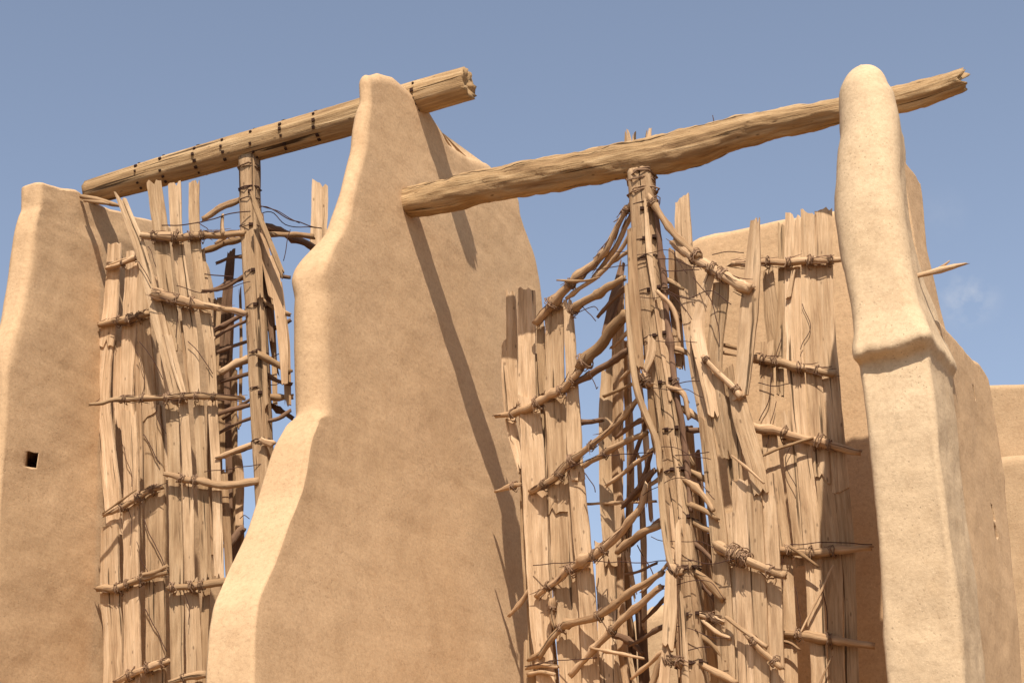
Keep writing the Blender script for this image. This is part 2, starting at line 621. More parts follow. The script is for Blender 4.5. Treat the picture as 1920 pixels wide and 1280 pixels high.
def stick(parent, plane, pts, wpx, off=0.05, mat=None, name='spoke', rough=0.24, wraps=(), bundle=0, k=9, slope=0.0):
    """a branch or pole; wraps: positions 0..1 with rope lashings"""
    P = [plane.at(x, y, off + slope * i) for i, (x, y) in enumerate(pts)]
    L = sum(np.linalg.norm(P[i + 1] - P[i]) for i in range(len(P) - 1))
    N = max(6, int(L / 0.035))
    C = catmull(P, N)
    sd_ = seed()
    ws = wpx if isinstance(wpx, (list, tuple)) else [wpx] * len(pts)
    R = [float(np.interp(i / N, np.linspace(0, 1, len(ws)), ws)) * depth(C[i]) / F_PX / 2 for i in range(N + 1)]
    C = [c + 0.45 * R[i] * np.array([n1(i * 0.28, sd_), n1(i * 0.28, sd_ + 3), n1(i * 0.28, sd_ + 6)]) for i, c in enumerate(C)]
    rk = random.Random(sd_ * 3 + 1)
    for q in range(int(L / 0.22) + 1):
        kc, kw, kh = rk.uniform(0.05, 0.95) * N, rk.uniform(0.5, 1.1), rk.uniform(0.12, 0.42)
        R = [r * (1 + kh * math.exp(-((i - kc) / kw) ** 2)) for i, r in enumerate(R)]
    o = Geo().tube(C, R, k, rough, sd_, ragged=min(0.035, R[0] * 1.4)).done(name, mat or BRANCH, parent, True)
    if wraps:
        for t in wraps:
            g = Geo()
            i = min(N - 1, max(1, int(t * N)))
            ax = C[i + 1] - C[i - 1]
            rr = random.Random(sd_ + int(t * 997))
            g.coil(C[i], ax, R[i] * 1.22 + 0.003, rr.choice([2, 3, 3, 4]), 0.013, 0.0045, sd_ + t * 10)
            g.coil(C[i] + plane.n * -0.02, plane.n * 0.4 + np.array([0, 0, 1.0]) * rr.uniform(-1, 1) + plane.h, R[i] * 1.5 + 0.012, 1, 0.012, 0.004, sd_ + t * 7)
            # loose ends
            for q in range(rr.choice([0, 1, 1])):
                p = C[i] + plane.n * R[i]
                d = np.array([rr.uniform(-1, 1), rr.uniform(-1, 1), rr.uniform(-1.4, 0.6)])
                d /= np.linalg.norm(d)
                l = rr.uniform(0.03, 0.07)
                g.tube([p, p + d * l * 0.5 + plane.n * 0.012, p + d * l + np.array([0, 0, -0.02])], [0.0035, 0.003, 0.0018], 5)
            g.done('lashing', ROPE, o)
    if bundle:
        g = Geo()
        rr = random.Random(sd_ + 1)
        for q in range(bundle):
            i = rr.randrange(1, N)
            ax = (C[min(N, i + 1)] - C[i - 1])
            ax /= np.linalg.norm(ax)
            dd = np.array([rr.gauss(0, 1), rr.gauss(0, 1), rr.gauss(0, 1)])
            dd = dd - ax * (dd @ ax)
            dd /= np.linalg.norm(dd)
            l = rr.uniform(0.02, 0.075)
            p = C[i] + dd * R[i] * rr.uniform(0.8, 1.25)
            g.tube([p - ax * l, p + dd * 0.006, p + ax * l + dd * rr.uniform(0, 0.03)], [0.002, 0.004, 0.0015], 5)
        tag(g.done('bark_bundle', BARK_AND_SHADE, o), kind='stuff')
    return o


def wire(parent, plane, pts, off=0.07, r=0.0035, name='wire', mat=None, slack=0.012):
    P = [plane.at(x, y, off) for x, y in pts]
    L = sum(np.linalg.norm(P[i + 1] - P[i]) for i in range(len(P) - 1))
    N = max(8, int(L / 0.03))
    sd_ = seed()
    C = [c + slack * np.array([n1(i * 0.22, sd_), n1(i * 0.22, sd_ + 4), n1(i * 0.22, sd_ + 8)]) for i, c in enumerate(catmull(P, N))]
    return Geo().tube(C, [r] * len(C), 5).done(name, mat or WIRE, parent, True)


# ------------------------------------------------------------------ mud walls: stacked rounded cross-sections
def curve(pairs):
    a = sorted(pairs)
    z = np.array([p[0] for p in a])
    v = np.array([p[1] for p in a])
    return lambda q: float(np.interp(q, z, v))


def loft(name, z0, z1, Xl, Xr, Yf, Yb, rad, mat, parent=None, cap=0.14, dz=0.03, amp=0.018, sd_=1.0, round_back=0.06, dome=1.0, zbreak=None, ridge=None, reach=0.9, skew=0.0, yref=11.0, lip=None, yref_f=None, soft=1.0, shelf=None):
    if ridge:
        ry = np.array([p[0] for p in sorted(ridge)])
        rz = np.array([p[1] for p in sorted(ridge)])
    zs = []
    z = z0
    while z < z1 - 1e-6:
        zs.append(z)
        fine = dz if (zbreak is None or z > zbreak) else dz * 5
        if z1 - z < cap * 1.6:
            fine = min(fine, cap / 9)
        z += fine
    zs.append(z1)
    # light smoothing of the traced profile
    def sm(f, q):
        return sum(f(q + o * soft) * wt for o, wt in ((-0.05, .2), (-0.025, .2), (0, .2), (0.025, .2), (0.05, .2)))
    nF, nC, nS, nB = 10, 7, 46, 8
    V, Fc = [], []
    ring = None
    for i, z in enumerate(zs):
        zz = min(z, z1 - 0.05)
        xl, xr, yf, yb, r = sm(Xl, zz), sm(Xr, zz), sm(Yf, zz), sm(Yb, zz), rad(z)
        t = max(0.0, (z - (z1 - cap)) / cap)
        k = math.sqrt(max(0.0, 1 - t * t)) if t > 0 else 1.0
        k = max(k, 0.02)
        k = 1 - (1 - k) * dome
        if yref_f:
            yref = yref_f(zz)
        sk = skew(zz) if callable(skew) else skew
        cx, cy = (xl + xr) / 2, (yf + yb) / 2
        hw, hd = max(0.02, (xr - xl) / 2), max(0.02, (yb - yf) / 2)
        inset = (1 - k) * min(hw, hd)
        hw -= inset
        hd -= inset
        r = min(r, hw * 0.98, hd * 0.98)
        rb = min(round_back, hw * 0.98, hd * 0.98)
        pts = []
        def corner(px, py, a0, rr_):
            for q in range(nC):
                a = a0 + math.pi / 2 * q / (nC - 1)
                pts.append((px + rr_ * math.cos(a), py + rr_ * math.sin(a)))
        def side(p, q, n):
            for s in range(1, n):
                pts.append((p[0] + (q[0] - p[0]) * s / n, p[1] + (q[1] - p[1]) * s / n))
        x0, x1, y0, y1 = cx - hw, cx + hw, cy - hd, cy + hd
        corner(x0 + r, y0 + r, math.pi, r)
        side((x0 + r, y0), (x1 - r, y0), nF)
        corner(x1 - r, y0 + r, 1.5 * math.pi, r)
        side((x1, y0 + r), (x1, y1 - rb), nS)
        corner(x1 - rb, y1 - rb, 0, rb)
        side((x1 - rb, y1), (x0 + rb, y1), nB)
        corner(x0 + rb, y1 - rb, 0.5 * math.pi, rb)
        side((x0, y1 - rb), (x0, y0 + r), nS)
        M = len(pts)
        for (x, y) in pts:
            d = np.array([x - cx, y - cy, 0.0])
            dn = np.linalg.norm(d)
            a = amp * (noise.noise((x * 1.1 + sd_, y * 1.1, z * 1.1)) + 0.6 * noise.noise((x * 3 + sd_, y * 3, z * 3)) + 0.3 * noise.noise((x * 8, y * 8 + sd_, z * 8)))
            nx = 1.0 if abs(x - x1) < 1e-3 else (-1.0 if abs(x - x0) < 1e-3 else (x - cx) / hw * 0.5)
            ny = -1.0 if abs(y - y0) < 1e-3 else (1.0 if abs(y - y1) < 1e-3 else 0.0)
            lift = 0.0
            if ridge:
                q = max(0.0, min(1.0, (z - (z1 - reach)) / reach))
                lift = (float(np.interp(y, ry, rz)) - z1) * q * q * (3 - 2 * q)
            if lip and lip[0] < z < lip[1] and abs(x - x1) < 1e-3 and y < y0 + r + 0.03:
                x = x + 0.012 * min(1.0, (z - lip[0]) / 0.7)
            if shelf:
                lift += math.exp(-((z - shelf) / 0.22) ** 2) * (0.035 * noise.noise((x * 5 + 3.1, y * 5, sd_)) + 0.02 * noise.noise((x * 14, y * 14, sd_)) + 0.10 * (x - cx))
            V.append((x + nx * a + sk * (y - yref), y + ny * a, z + lift + (a * 0.8 if t > 0 or i == len(zs) - 1 else 0)))
        if i:
            for j in range(M):
                a_, b_ = (i - 1) * M + j, (i - 1) * M + (j + 1) % M
                Fc.append((a_, b_, b_ + M, a_ + M))
    top = (len(zs) - 1) * M
    V.append(tuple(np.mean(np.array(V[top:top + M]), axis=0)))
    for j in range(M):
        Fc.append((top + j, top + (j + 1) % M, len(V) - 1))
    return build(name, V, Fc, None, mat, parent, True)


def smooth_solve(fn, px):
    return [fn(x, y) for x, y in px]


# --- middle wall
XM = -5.635
def xm_right(z):
    return XM + 0.10 * max(0.0, (6.2 - z) / 2.2) ** 1.6
SKEW = 0.08      # the walls do not stand quite square to the row
def on_right(px, xf, yref=11.0):
    out = []
    for x, y in px:
        X = xf(6.5)
        for _ in range(12):
            p = atX(x, y, X)
            X = 0.5 * X + 0.5 * (xf(p[2]) + SKEW * (p[1] - yref))
        out.append((p[2], p[1]))
    return out
def on_front(px, yf, skew=None, yref=11.0):
    skew = SKEW if skew is None else skew
    out = []
    for x, y in px:
        Y = yf(6.5)
        for _ in range(6):
            p = atY(x, y, Y)
            Y = yf(p[2])
        out.append((p[2], p[0] - skew * (p[1] - yref)))
    return out

E_M = [(692, 150), (690, 170), (683, 272), (668, 325), (654, 386), (642, 425), (622, 462), (606, 500), (602, 560), (602, 650), (606, 750), (606, 772), (596, 784), (578, 825),
       (560, 920), (532, 1000), (507, 1070), (484, 1120), (477, 1170), (474, 1280)]
L_M = [(668, 150), (659, 189), (652, 246), (648, 290), (631, 360), (613, 404), (600, 443), (575, 470), (552, 495), (541, 530), (538, 600), (538, 700),
       (539, 765), (530, 805), (505, 855), (482, 930), (460, 1000), (420, 1080), (397, 1140), (388, 1195), (384, 1280)]
B_M = [(700, 140), (718, 144), (745, 158), (775, 182), (806, 207), (823, 229), (841, 264), (880, 290), (919, 306), (955, 335), (976, 369), (989, 413),
       (1007, 483), (1018, 540), (1028, 640), (1035, 800), (1040, 1000), (1045, 1280)]
ye = curve(on_right(E_M, xm_right))
bm = on_right(B_M, xm_right)
ridge_m = [(p[1], p[0] + (0.0, 0.05, 0.075, 0.06, 0.02, 0, 0, 0, 0, 0, 0)[k]) for k, p in enumerate(bm[:11])] + [(11.5, bm[0][0] - 0.02)]
yb = curve(bm[10:])
xl = curve(on_front(L_M, ye))
ztop = 9.15
def ext(f, zlow):
    v = f(zlow)
    return lambda z: f(max(z, zlow))
mid_wall = loft('mud_wall', 0.0, ztop, xl, xm_right, ye, yb, lambda z: float(np.interp(z, [5.84, 5.92, 6.8, 6.95, 7.3, 7.6, 8.6], [0.025, 0.14, 0.14, 0.05, 0.06, 0.09, 0.13])), MUD, cap=0.10, sd_=3.3, zbreak=3.6, ridge=ridge_m, amp=0.014, skew=SKEW, lip=(4.5, 5.8))
tag(mid_wall, 'tall smooth mud wall in the middle, with pointed top and stepped swelling front edge', 'wall', 'mud walls of the windmill row', 'thing')

# --- left wall
XL_ = -8.69
def xl_right(z):
    return XL_
E_L = [(75, 344), (71, 364), (62, 431), (52, 510), (47, 544), (36, 592), (20, 637), (12, 690), (8, 800), (0, 900), (-16, 1100), (-30, 1280)]
L_L = [(36, 345), (27, 400), (15, 480), (3, 560), (-8, 620), (-40, 690), (-55, 800), (-75, 900), (-100, 1100), (-120, 1280)]
B_L = [(90, 340), (150, 353), (163, 372), (205, 384), (245, 398), (285, 407), (330, 424), (375, 452), (396, 485), (406, 540), (412, 640), (418, 900), (426, 1280)]
yel = curve(on_right(E_L, xl_right, 11.9))
bl_ = on_right(B_L, xl_right, 11.9)
ridge_l = [(p[1], p[0]) for p in bl_[:8]] + [(bl_[0][1] - 0.25, bl_[0][0] - 0.04)]
ybl = curve(bl_[7:])
xll = curve(on_front(L_L, yel, None, 11.9))
left_wall = loft('mud_wall', 0.0, 9.15, xll, xl_right, yel, ybl, lambda z: 0.05, MUD, cap=0.05, sd_=8.1, zbreak=3.6, dz=0.02, ridge=ridge_l, skew=SKEW, yref=11.9)
tag(left_wall, 'leftmost mud wall with a flat top and one small dark square hole', 'wall', 'mud walls of the windmill row', 'thing')
# the small hole: a real recess
hp = atX(61, 861, XL_ - 0.04)
def cutter(c, ax, ay, az):
    g = Geo().box(c, np.array(ax), np.array(ay), np.array(az))
    return g.done('cutter', MUD)
cut = cutter(hp + np.array([-0.09, 0.13, 0]), (0.14, -0.205, 0), (0.006, 0.066, 0.010), (0, 0.018, 0.090))
def carve(o, cut):
    bo = o.modifiers.new('hole', 'BOOLEAN')
    bo.operation = 'DIFFERENCE'
    bo.solver = 'EXACT'
    bo.object = cut
    bpy.context.view_layer.update()
    dg = bpy.context.evaluated_depsgraph_get()
    nm = bpy.data.meshes.new_from_object(o.evaluated_get(dg))
    o.modifiers.clear()
    o.data = nm
    bpy.data.objects.remove(cut)
carve(left_wall, cut)

# --- right wall: lower body, pillar standing on its front
rw = empty('mud_wall', (-1.8, 12.5, 0.0))
tag(rw, 'right mud wall with bright front and a rounded pillar holding the beam', 'wall', 'mud walls of the windmill row', 'thing')
YR = 11.0
def yfr_body(z):
    return YR if z < 5.93 else 11.9
def yf_pil(z):
    return float(np.interp(z, [5.4, 5.84, 5.9, 6.0, 6.25, 6.6, 7.2, 8.2], [10.93, 10.91, 10.94, 11.05, 11.2, 11.3, 11.5, 11.8]))
E_R = [(1742, 662), (1752, 740), (1762, 850), (1774, 950), (1786, 1030), (1798, 1150), (1808, 1280)]
L_R = [(1606, 672), (1616, 740), (1630, 850), (1640, 960), (1647, 1060), (1654, 1180), (1660, 1280)]
xrr = curve(on_front(E_R, lambda z: YR))
xrl = curve(on_front(L_R, lambda z: YR))
B_R = [(1694, 290), (1712, 318), (1735, 348), (1741, 390), (1746, 470), (1765, 550), (1786, 640), (1797, 661), (1817, 671), (1832, 698), (1842, 740), (1852, 800),
       (1868, 900), (1888, 1050), (1906, 1200), (1915, 1280)]
XRB = -1.66
br = on_right(B_R, lambda z: XRB)
ridge_r = [(10.9, 5.9), (12.2, 5.97), (12.66, 6.02), (12.85, 5.98), (12.93, 5.88)]
body = loft('wall_body', 0.0, 5.98, lambda z: xrl(min(z, 5.7)) + 0.03, lambda z: xrr(min(z, 5.7)) - 0.035, lambda z: YR + 0.12 if z < 5.5 else 11.45, curve(br[10:]), lambda z: 0.05, MUD, rw,
     cap=0.08, sd_=5.2, zbreak=3.6, amp=0.016, ridge=ridge_r, reach=0.4, skew=SKEW)
ridge_t = [(p[1], p[0] + 0.04) for p in br[:3]] + [(11.0, 7.3)]
loft('upper_slab', 5.6, 7.2, lambda z: -2.02, lambda z: XRB - 0.015, lambda z: 11.6, curve(br[2:8]), lambda z: 0.04, MUD, rw,
     cap=0.04, sd_=7.7, amp=0.014, ridge=ridge_t, reach=0.4, dz=0.025, skew=SKEW)
# the front of the wall and the pillar are one body of clay with a soft shoulder
zl = atY(1665, 662, 10.93)[2]      # underside of the soft shelf
def yf_pil(z):
    q = z - zl
    return float(np.interp(q, [-6, -0.35, -0.03, 0.0, 0.035, 0.08, 0.16, 0.3, 0.65, 1.45, 2.5], [YR, YR, YR + 0.02, YR + 0.01, 10.935, 10.93, 10.96, 11.02, 11.09, 11.24, 11.48]))
E_P = [(1662, 140), (1671, 152), (1679, 200), (1682, 250), (1684, 300), (1688, 400), (1697, 470), (1712, 540), (1733, 600), (1745, 632), (1748, 648), (1744, 664), (1744, 690)] + E_R[1:]
L_P = [(1567, 140), (1567, 170), (1572, 235), (1563, 290), (1562, 400), (1575, 500), (1588, 580), (1593, 620), (1590, 645), (1593, 662), (1604, 676), (1609, 700)] + L_R[1:]
xpr = curve(on_front(E_P, yf_pil, 0.0))
xpl = curve(on_front(L_P, yf_pil, 0.0))
zp = atY(1615, 131, 11.6)[2]
loft('pillar', 0.0, zp, xpl, xpr, yf_pil, lambda z: float(np.interp(z, [5.0, 5.8, 6.3, 7.2, 7.7, 8.3], [11.6, 11.7, 11.85, 11.95, 12.42, 12.5])),
     lambda z: float(np.interp(z, [5.5, 5.75, 6.0, 6.4, 7.0], [0.045, 0.09, 0.11, 0.13, 0.17])), MUD_ROUGH, rw, cap=0.21, sd_=2.2, amp=0.02, dz=0.014, zbreak=3.6, skew=lambda z: float(np.interp(z, [5.95, 6.9], [0.06, -0.10])), yref_f=yf_pil, soft=0.35, shelf=zl)

for (x, y, hh, tilt) in ((1777, 742, 0.045, 0.01), (1816, 966, 0.05, 0.012), (1822, 1002, 0.035, 0.01), (1869, 986, 0.045, 0.012)):
    c = atX(x, y, -1.60 - 0.06)
    carve(body, cutter(c, (0.22, 0.02, 0), (0, 0.022, 0.004), (0, -tilt, hh)))

# --- wall closing the back of the right chamber
YBK = 13.75
T_B = [(1285, 470), (1300, 444), (1340, 432), (1400, 424), (1470, 408), (1560, 392), (1640, 376)]
tb = [atY(x, y, YBK) for x, y in T_B]
def slab(name, tops, y0, y1, z0, mat, sd_, parent=None, rr_=0.07):
    """upright slab along the row, its top edge following the points"""
    xs = np.array([p[0] for p in tops])
    zs = np.array([p[2] for p in tops])
    nx = max(12, int((xs[-1] - xs[0]) / 0.06))
    V, Fc = [], []
    rows = []
    for i in range(nx + 1):
        x = xs[0] + (xs[-1] - xs[0]) * i / nx
        zt = float(np.interp(x, xs, zs))
        prof = []
        nz = 60
        for q in range(nz + 1):
            prof.append((y0, z0 + (zt - rr_ - z0) * (1 - (1 - q / nz) ** 1.5)))
        for q in range(1, 6):
            a = math.pi / 2 * q / 5
            prof.append((y0 + rr_ * (1 - math.cos(a)), zt - rr_ + rr_ * math.sin(a)))
        for q in range(6):
            a = math.pi / 2 * q / 5
            prof.append((y1 - rr_ + rr_ * math.sin(a), zt - rr_ + rr_ * math.cos(a)))
        prof.append((y1, z0))
        for (y, z) in prof:
            a = 0.02 * (noise.noise((x * 1.2 + sd_, y * 1.2, z * 1.2)) + 0.5 * noise.noise((x * 4, y * 4 + sd_, z * 4)))
            V.append((x, y - a if y < (y0 + y1) / 2 else y + a, z + (a if z > zt - rr_ * 1.5 else 0)))
        rows.append(len(prof))
    M = rows[0]
    for i in range(nx):
        for j in range(M - 1):
            a = i * M + j
            Fc.append((a, a + M, a + M + 1, a + 1))
    Fc.append(tuple(range(M)))
    Fc.append(tuple(nx * M + j for j in range(M))[::-1])
    return build(name, V, Fc, None, mat, parent, True)
back = slab('mud_wall', tb, YBK, YBK + 0.35, 2.5, MUD, 4.4)
tag(back, 'low mud wall seen behind the planks of the right rotor, top edge against sky', 'wall', 'mud walls of the windmill row', 'thing')

# --- far wall at the right edge
YF_ = 19.0
fw = [atY(1780, 728, YF_), atY(1845, 721, YF_), atY(1920, 716, YF_), atY(2050, 712, YF_), atY(3000, 690, YF_)]
far = slab('mud_wall', fw, YF_, YF_ + 0.4, 0.0, MUD_FAR, 6.6)
tag(far, 'distant stepped mud wall at the right edge, lower than the others', 'wall', 'mud walls of the windmill row', 'thing')
fs = [atY(1780, 853, YF_ - 0.35), atY(1860, 850, YF_ - 0.35), atY(1920, 846, YF_ - 0.35), atY(2050, 842, YF_ - 0.35), atY(2980, 820, YF_ - 0.35)]
st = slab('step', fs, YF_ - 0.35, YF_ + 0.002, 0.0, MUD_FAR, 1.6, far, 0.12)

# --- low mud parapet far behind the open half of the right chamber
pp = [atY(1150, 1200, 17.5), atY(1180, 1160, 17.5), atY(1215, 1128, 17.5), atY(1260, 1122, 17.5), atY(1330, 1128, 17.5)]
par = slab('mud_parapet', pp, 17.5, 18.3, 0.0, MUD_FAR, 9.6, None, 0.2)
tag(par, 'low rounded mud parapet glimpsed behind the right rotor post', 'wall', 'mud walls of the windmill row', 'thing')

# --- floor of the mill rooms and ground
def sheet(name, x0, x1, y0, y1, z0, z1, mat):
    g = Geo().box((np.array([(x0 + x1) / 2, (y0 + y1) / 2, (z0 + z1) / 2])), np.array([(x1 - x0) / 2, 0, 0]), np.array([0, (y1 - y0) / 2, 0]), np.array([0, 0, (z1 - z0) / 2]))
    return g.done(name, mat)
gr = build('ground', [(-3000, -3000, 0), (3000, -3000, 0), (3000, 3000, 0), (-3000, 3000, 0)], [(0, 1, 2, 3)], None, SAND)
tag(gr, kind='structure')
tag(sheet('terrace', -8.88, -5.9, 11.3, 16.2, 0.004, 2.9, MUD), kind='structure')
tag(sheet('terrace', -5.45, -1.95, 11.3, 13.74, 0.004, 2.9, MUD), kind='structure')

# ------------------------------------------------------------------ beams
def beam(name, pts, wpx, Yc, k, square, rough, seed_, ragged, mat, twist=0.0, extra=None):
    P = [atY(x, y, Yc) for x, y in pts]
    L = sum(np.linalg.norm(P[i + 1] - P[i]) for i in range(len(P) - 1))
    N = int(L / 0.03)
    C = catmull(P, N)
    R = [float(np.interp(i / N, np.linspace(0, 1, len(wpx)), wpx)) * depth(C[i]) / F_PX / 2 for i in range(N + 1)]
    if extra:
        R = [r * extra(i / N) for i, r in enumerate(R)]
    return C, R, Geo().tube(C, R, k, rough, seed_, square=square, twist=twist, ragged=ragged)


B1_Y, B2_Y = 12.645, 12.344
C1, R1, g1 = beam('wooden_beam', [(166, 362), (320, 317), (484, 271), (655, 223), (790, 182), (880, 156)], [46, 54, 58, 60, 64, 62], B1_Y, 32, 0.0, 0.045, 4.2, 0.05, BEAMW)
# hewn into eight faces
Vn = []
for p in g1.V:
    Vn.append(p)
b1 = empty('wooden_beam', tuple(C1[len(C1) // 2]))
tag(b1, 'hewn straight log beam with rings of dark pegs, from left wall onto middle wall', 'beam', 'beams carrying the windmill posts')
def hewn(C, R, seed_, faces=8, k=32, rough=0.03, ragged=0.04, twist0=0.2):
    g = Geo()
    N = len(C)
    ref = np.array([0, 0, 1.0])
    s = 0
    S = []
    T = C[-1] - C[0]
    T = T / np.linalg.norm(T)
    a = ref - T * (ref @ T)
    a /= np.linalg.norm(a)
    b = np.cross(T, a)
    for i in range(N):
        if i:
            s += np.linalg.norm(C[i] - C[i - 1])
        S.append(s)
        for j in range(k):
            t = 2 * math.pi * j / k
            f = (t + twist0) % (2 * math.pi / faces) - math.pi / faces
            r = R[i] * math.cos(math.pi / faces) / math.cos(f) * 1.03
            r *= 1 + rough * noise.noise((math.cos(t) * 2 + seed_, math.sin(t) * 2, s * 2.2)) + rough * 0.5 * noise.noise((math.cos(t) * 5, math.sin(t) * 5 + seed_, s * 16))
            p = C[i] + (a * math.cos(t) + b * math.sin(t)) * r
            if i > N - 4:
                p = p + T * ragged * noise.noise((math.cos(t) * 4, math.sin(t) * 4, seed_)) * (i - N + 4) / 3
            g.V.append(p)
    for i in range(N - 1):
        for j in range(k):
            p, q = i * k + j, i * k + (j + 1) % k
            g.F.append((p, q, q + k, p + k))
            u0, u1 = j / k * 0.75, (j + 1) / k * 0.75
            g.U.append(((u0, S[i]), (u1, S[i]), (u1, S[i + 1]), (u0, S[i + 1])))
    for i, fl, dep in ((0, True, 0.0), (N - 1, False, -0.05)):
        rings = [[i * k + j for j in range(k)]]
        for fr in (0.6, 0.25):
            idx = []
            for j in range(k):
                t = 2 * math.pi * j / k
                p = C[i] + (g.V[i * k + j] - C[i]) * fr + T * (dep * (1 - fr) + 0.035 * noise.noise((math.cos(t) * 3 * fr, math.sin(t) * 3 * fr, seed_ + i)))
                idx.append(len(g.V))
                g.V.append(p)
            rings.append(idx)
        c = len(g.V)
        g.V.append(C[i] + T * dep)
        for q in range(2):
            for j in range(k):
                f = (rings[q][j], rings[q][(j + 1) % k], rings[q + 1][(j + 1) % k], rings[q + 1][j])
                g.F.append(f[::-1] if fl else f)
                g.U.append([(0.3, 0.1), (0.31, 0.1), (0.31, 0.12), (0.3, 0.12)])
        for j in range(k):
            f = (rings[2][j], rings[2][(j + 1) % k], c)
            g.F.append(f[::-1] if fl else f)
            g.U.append([(0.3, 0.1), (0.31, 0.1), (0.31, 0.12)])
    return g, T, a, b
gb, T1, a1, bb1 = hewn(C1, R1, 4.2)
gb.done('log', BEAMW, b1, True)
# rings of dark square pegs
ring_px = [265, 315, 375, 428, 484, 541, 598, 785]
for x in ring_px:
    fx = [(c[0], i) for i, c in enumerate(C1)]
    def projx(p):
        q = np.array(p) - CAM
        return 960 + F_PX * (q @ RC) / (q @ FW)
    i = min(range(len(C1)), key=lambda q: abs(projx(C1[q]) - x))
    view = CAM - C1[i]
    ang0 = math.atan2(view @ bb1, view @ a1)
    for da in (-62, -34, -8, 20, 48, 110, 160, 215, 260):
        if RNG.random() < 0.10:
            continue
        t = ang0 + math.radians(da + RNG.uniform(-5, 5))
        d = a1 * math.cos(t) + bb1 * math.sin(t)
        tang = np.cross(T1, d)
        sz = RNG.uniform(0.009, 0.0165)
        Geo().box(C1[i] + d * R1[i] * 0.98 + T1 * RNG.uniform(-0.006, 0.006), d * 0.012, tang * sz * 0.85, T1 * sz * 0.8).done('peg', PEG_AND_SHADE, b1)

b2 = empty('wooden_beam', tuple(atY(1200, 294, B2_Y)))
tag(b2, 'rough crooked tree trunk beam from middle wall to the rounded pillar', 'beam', 'beams carrying the windmill posts')
P2 = [atY(x, y, B2_Y) for x, y in [(700, 388), (760, 379), (830, 366), (900, 351), (1050, 323), (1200, 294), (1300, 274), (1400, 246), (1560, 211), (1690, 186), (1750, 169), (1806, 149)]]
N2 = 150
C2 = catmull(P2, N2)
R2 = [float(np.interp(i / N2, np.linspace(0, 1, 12), [48, 58, 64, 64, 60, 64, 66, 60, 52, 47, 50, 44])) * depth(C2[i]) / F_PX / 2 for i in range(N2 + 1)]


def trunk(C, R, sd_, k=40):
    """a crooked, axe-trimmed trunk: lumps, long hollows, a split and a ragged end"""
    g = Geo()
    N = len(C)
    T = C[-1] - C[0]
    T = T / np.linalg.norm(T)
    a = np.array([0, 0, 1.0]) - T * T[2]
    a /= np.linalg.norm(a)
    b = np.cross(T, a)
    S, s = [], 0.0
    for i in range(N):
        if i:
            s += np.linalg.norm(C[i] - C[i - 1])
        S.append(s)
        for j in range(k):
            t = 2 * math.pi * j / k
            c, q = math.cos(t), math.sin(t)
            r = R[i]
            r *= 1 + 0.16 * noise.noise((c * 0.9 + sd_, q * 0.9, s * 1.5)) + 0.13 * noise.noise((c * 1.8, q * 1.8 + sd_, s * 4.2)) \
                 + 0.10 * noise.noise((c * 3.5, q * 3.5 + sd_, s * 9)) + 0.07 * noise.noise((c * 8 + sd_, q * 8, s * 20))
            # axe-cut belly under the middle and chips along the lower edge
            for s0, w_, h_ in ((2.35, 0.30, 0.22), (2.72, 0.10, 0.16), (1.30, 0.2, 0.10), (0.55, 0.2, 0.12), (1.85, 0.12, 0.10)):
                r += R[i] * h_ * math.exp(-((s - s0) / w_) ** 2) * max(0.0, -c) ** 2
            # a long split running along the near face
            tt = t - (4.9 + 0.35 * noise.noise((s * 1.1, sd_, 0)) + 0.12 * s)
            tt = (tt + math.pi) % (2 * math.pi) - math.pi
            r -= R[i] * 0.13 * math.exp(-(tt / 0.10) ** 2) * (0.5 + 0.5 * noise.noise((s * 2.3, 4.0, sd_)))
            p = C[i] + (a * c + b * q) * r
            e = (i - (N - 6)) / 5
            if e > 0:
                p = p + T * 0.09 * e * noise.noise((c * 2.5, q * 2.5, sd_))
            if i < 3:
                p = p + (C[0] - p) * 0.12 * (3 - i) / 3
            g.V.append(p)
    for i in range(N - 1):
        for j in range(k):
            p, q = i * k + j, i * k + (j + 1) % k
            g.F.append((p, q, q + k, p + k))
            u0, u1 = j / k * 0.75, (j + 1) / k * 0.75
            g.U.append(((u0, S[i]), (u1, S[i]), (u1, S[i + 1]), (u0, S[i + 1])))
    for i, fl in ((0, True), (N - 1, False)):
        cc = len(g.V)
        g.V.append(np.array(C[i]) - (T * 0.03 if not fl else 0))
        for j in range(k):
            f = (i * k + j, i * k + (j + 1) % k, cc)
            g.F.append(f[::-1] if fl else f)
            g.U.append([(0.3, 0.1), (0.31, 0.1), (0.31, 0.12)])
    return g


trunk(C2, R2, 9.7).done('log', BEAMW, b2, True)
p0 = atY(1340, 240, B2_Y - 0.02)
Geo().tube([p0, p0 + np.array([0.0, 0, 0.05]), p0 + np.array([-0.005, 0, 0.105])], [0.004, 0.0035, 0.003], 6).done('nail', WIRE, b2, True)
# loose pieces of wood on the walls
sp = atX(1704, 521, -1.66)
se = sp + np.array([0.44, -0.1, 0.0])
se = atY(1811, 494, sp[1] - 0.05)
ss = Geo()
ss.tube([sp + (sp - se) * 0.25, sp, sp + (se - sp) * 0.35, sp + (se - sp) * 0.55, sp + (se - sp) * 0.8, se], [0.010, 0.012, 0.016, 0.024, 0.015, 0.006], 8, 0.5, 5, ragged=0.03)
ss.tube([sp + (se - sp) * 0.45, sp + (se - sp) * 0.62 + np.array([0, 0, 0.022]), sp + (se - sp) * 0.74 + np.array([0, 0, 0.045])], [0.012, 0.010, 0.004], 6, 0.4, 8)
tag(ss.done('wooden_stick', BRANCH, None, True), 'thin pointed stick jutting sideways out of the right wall', 'stick')
wp = Plane(-8.9, 12.85, 90)
sh = Geo()
sh.tube([atY(152, 368, 12.48), atY(180, 374, 12.48), atY(212, 383, 12.48), atY(224, 386, 12.48)], [0.02, 0.026, 0.022, 0.012], 8, 0.25, 3)
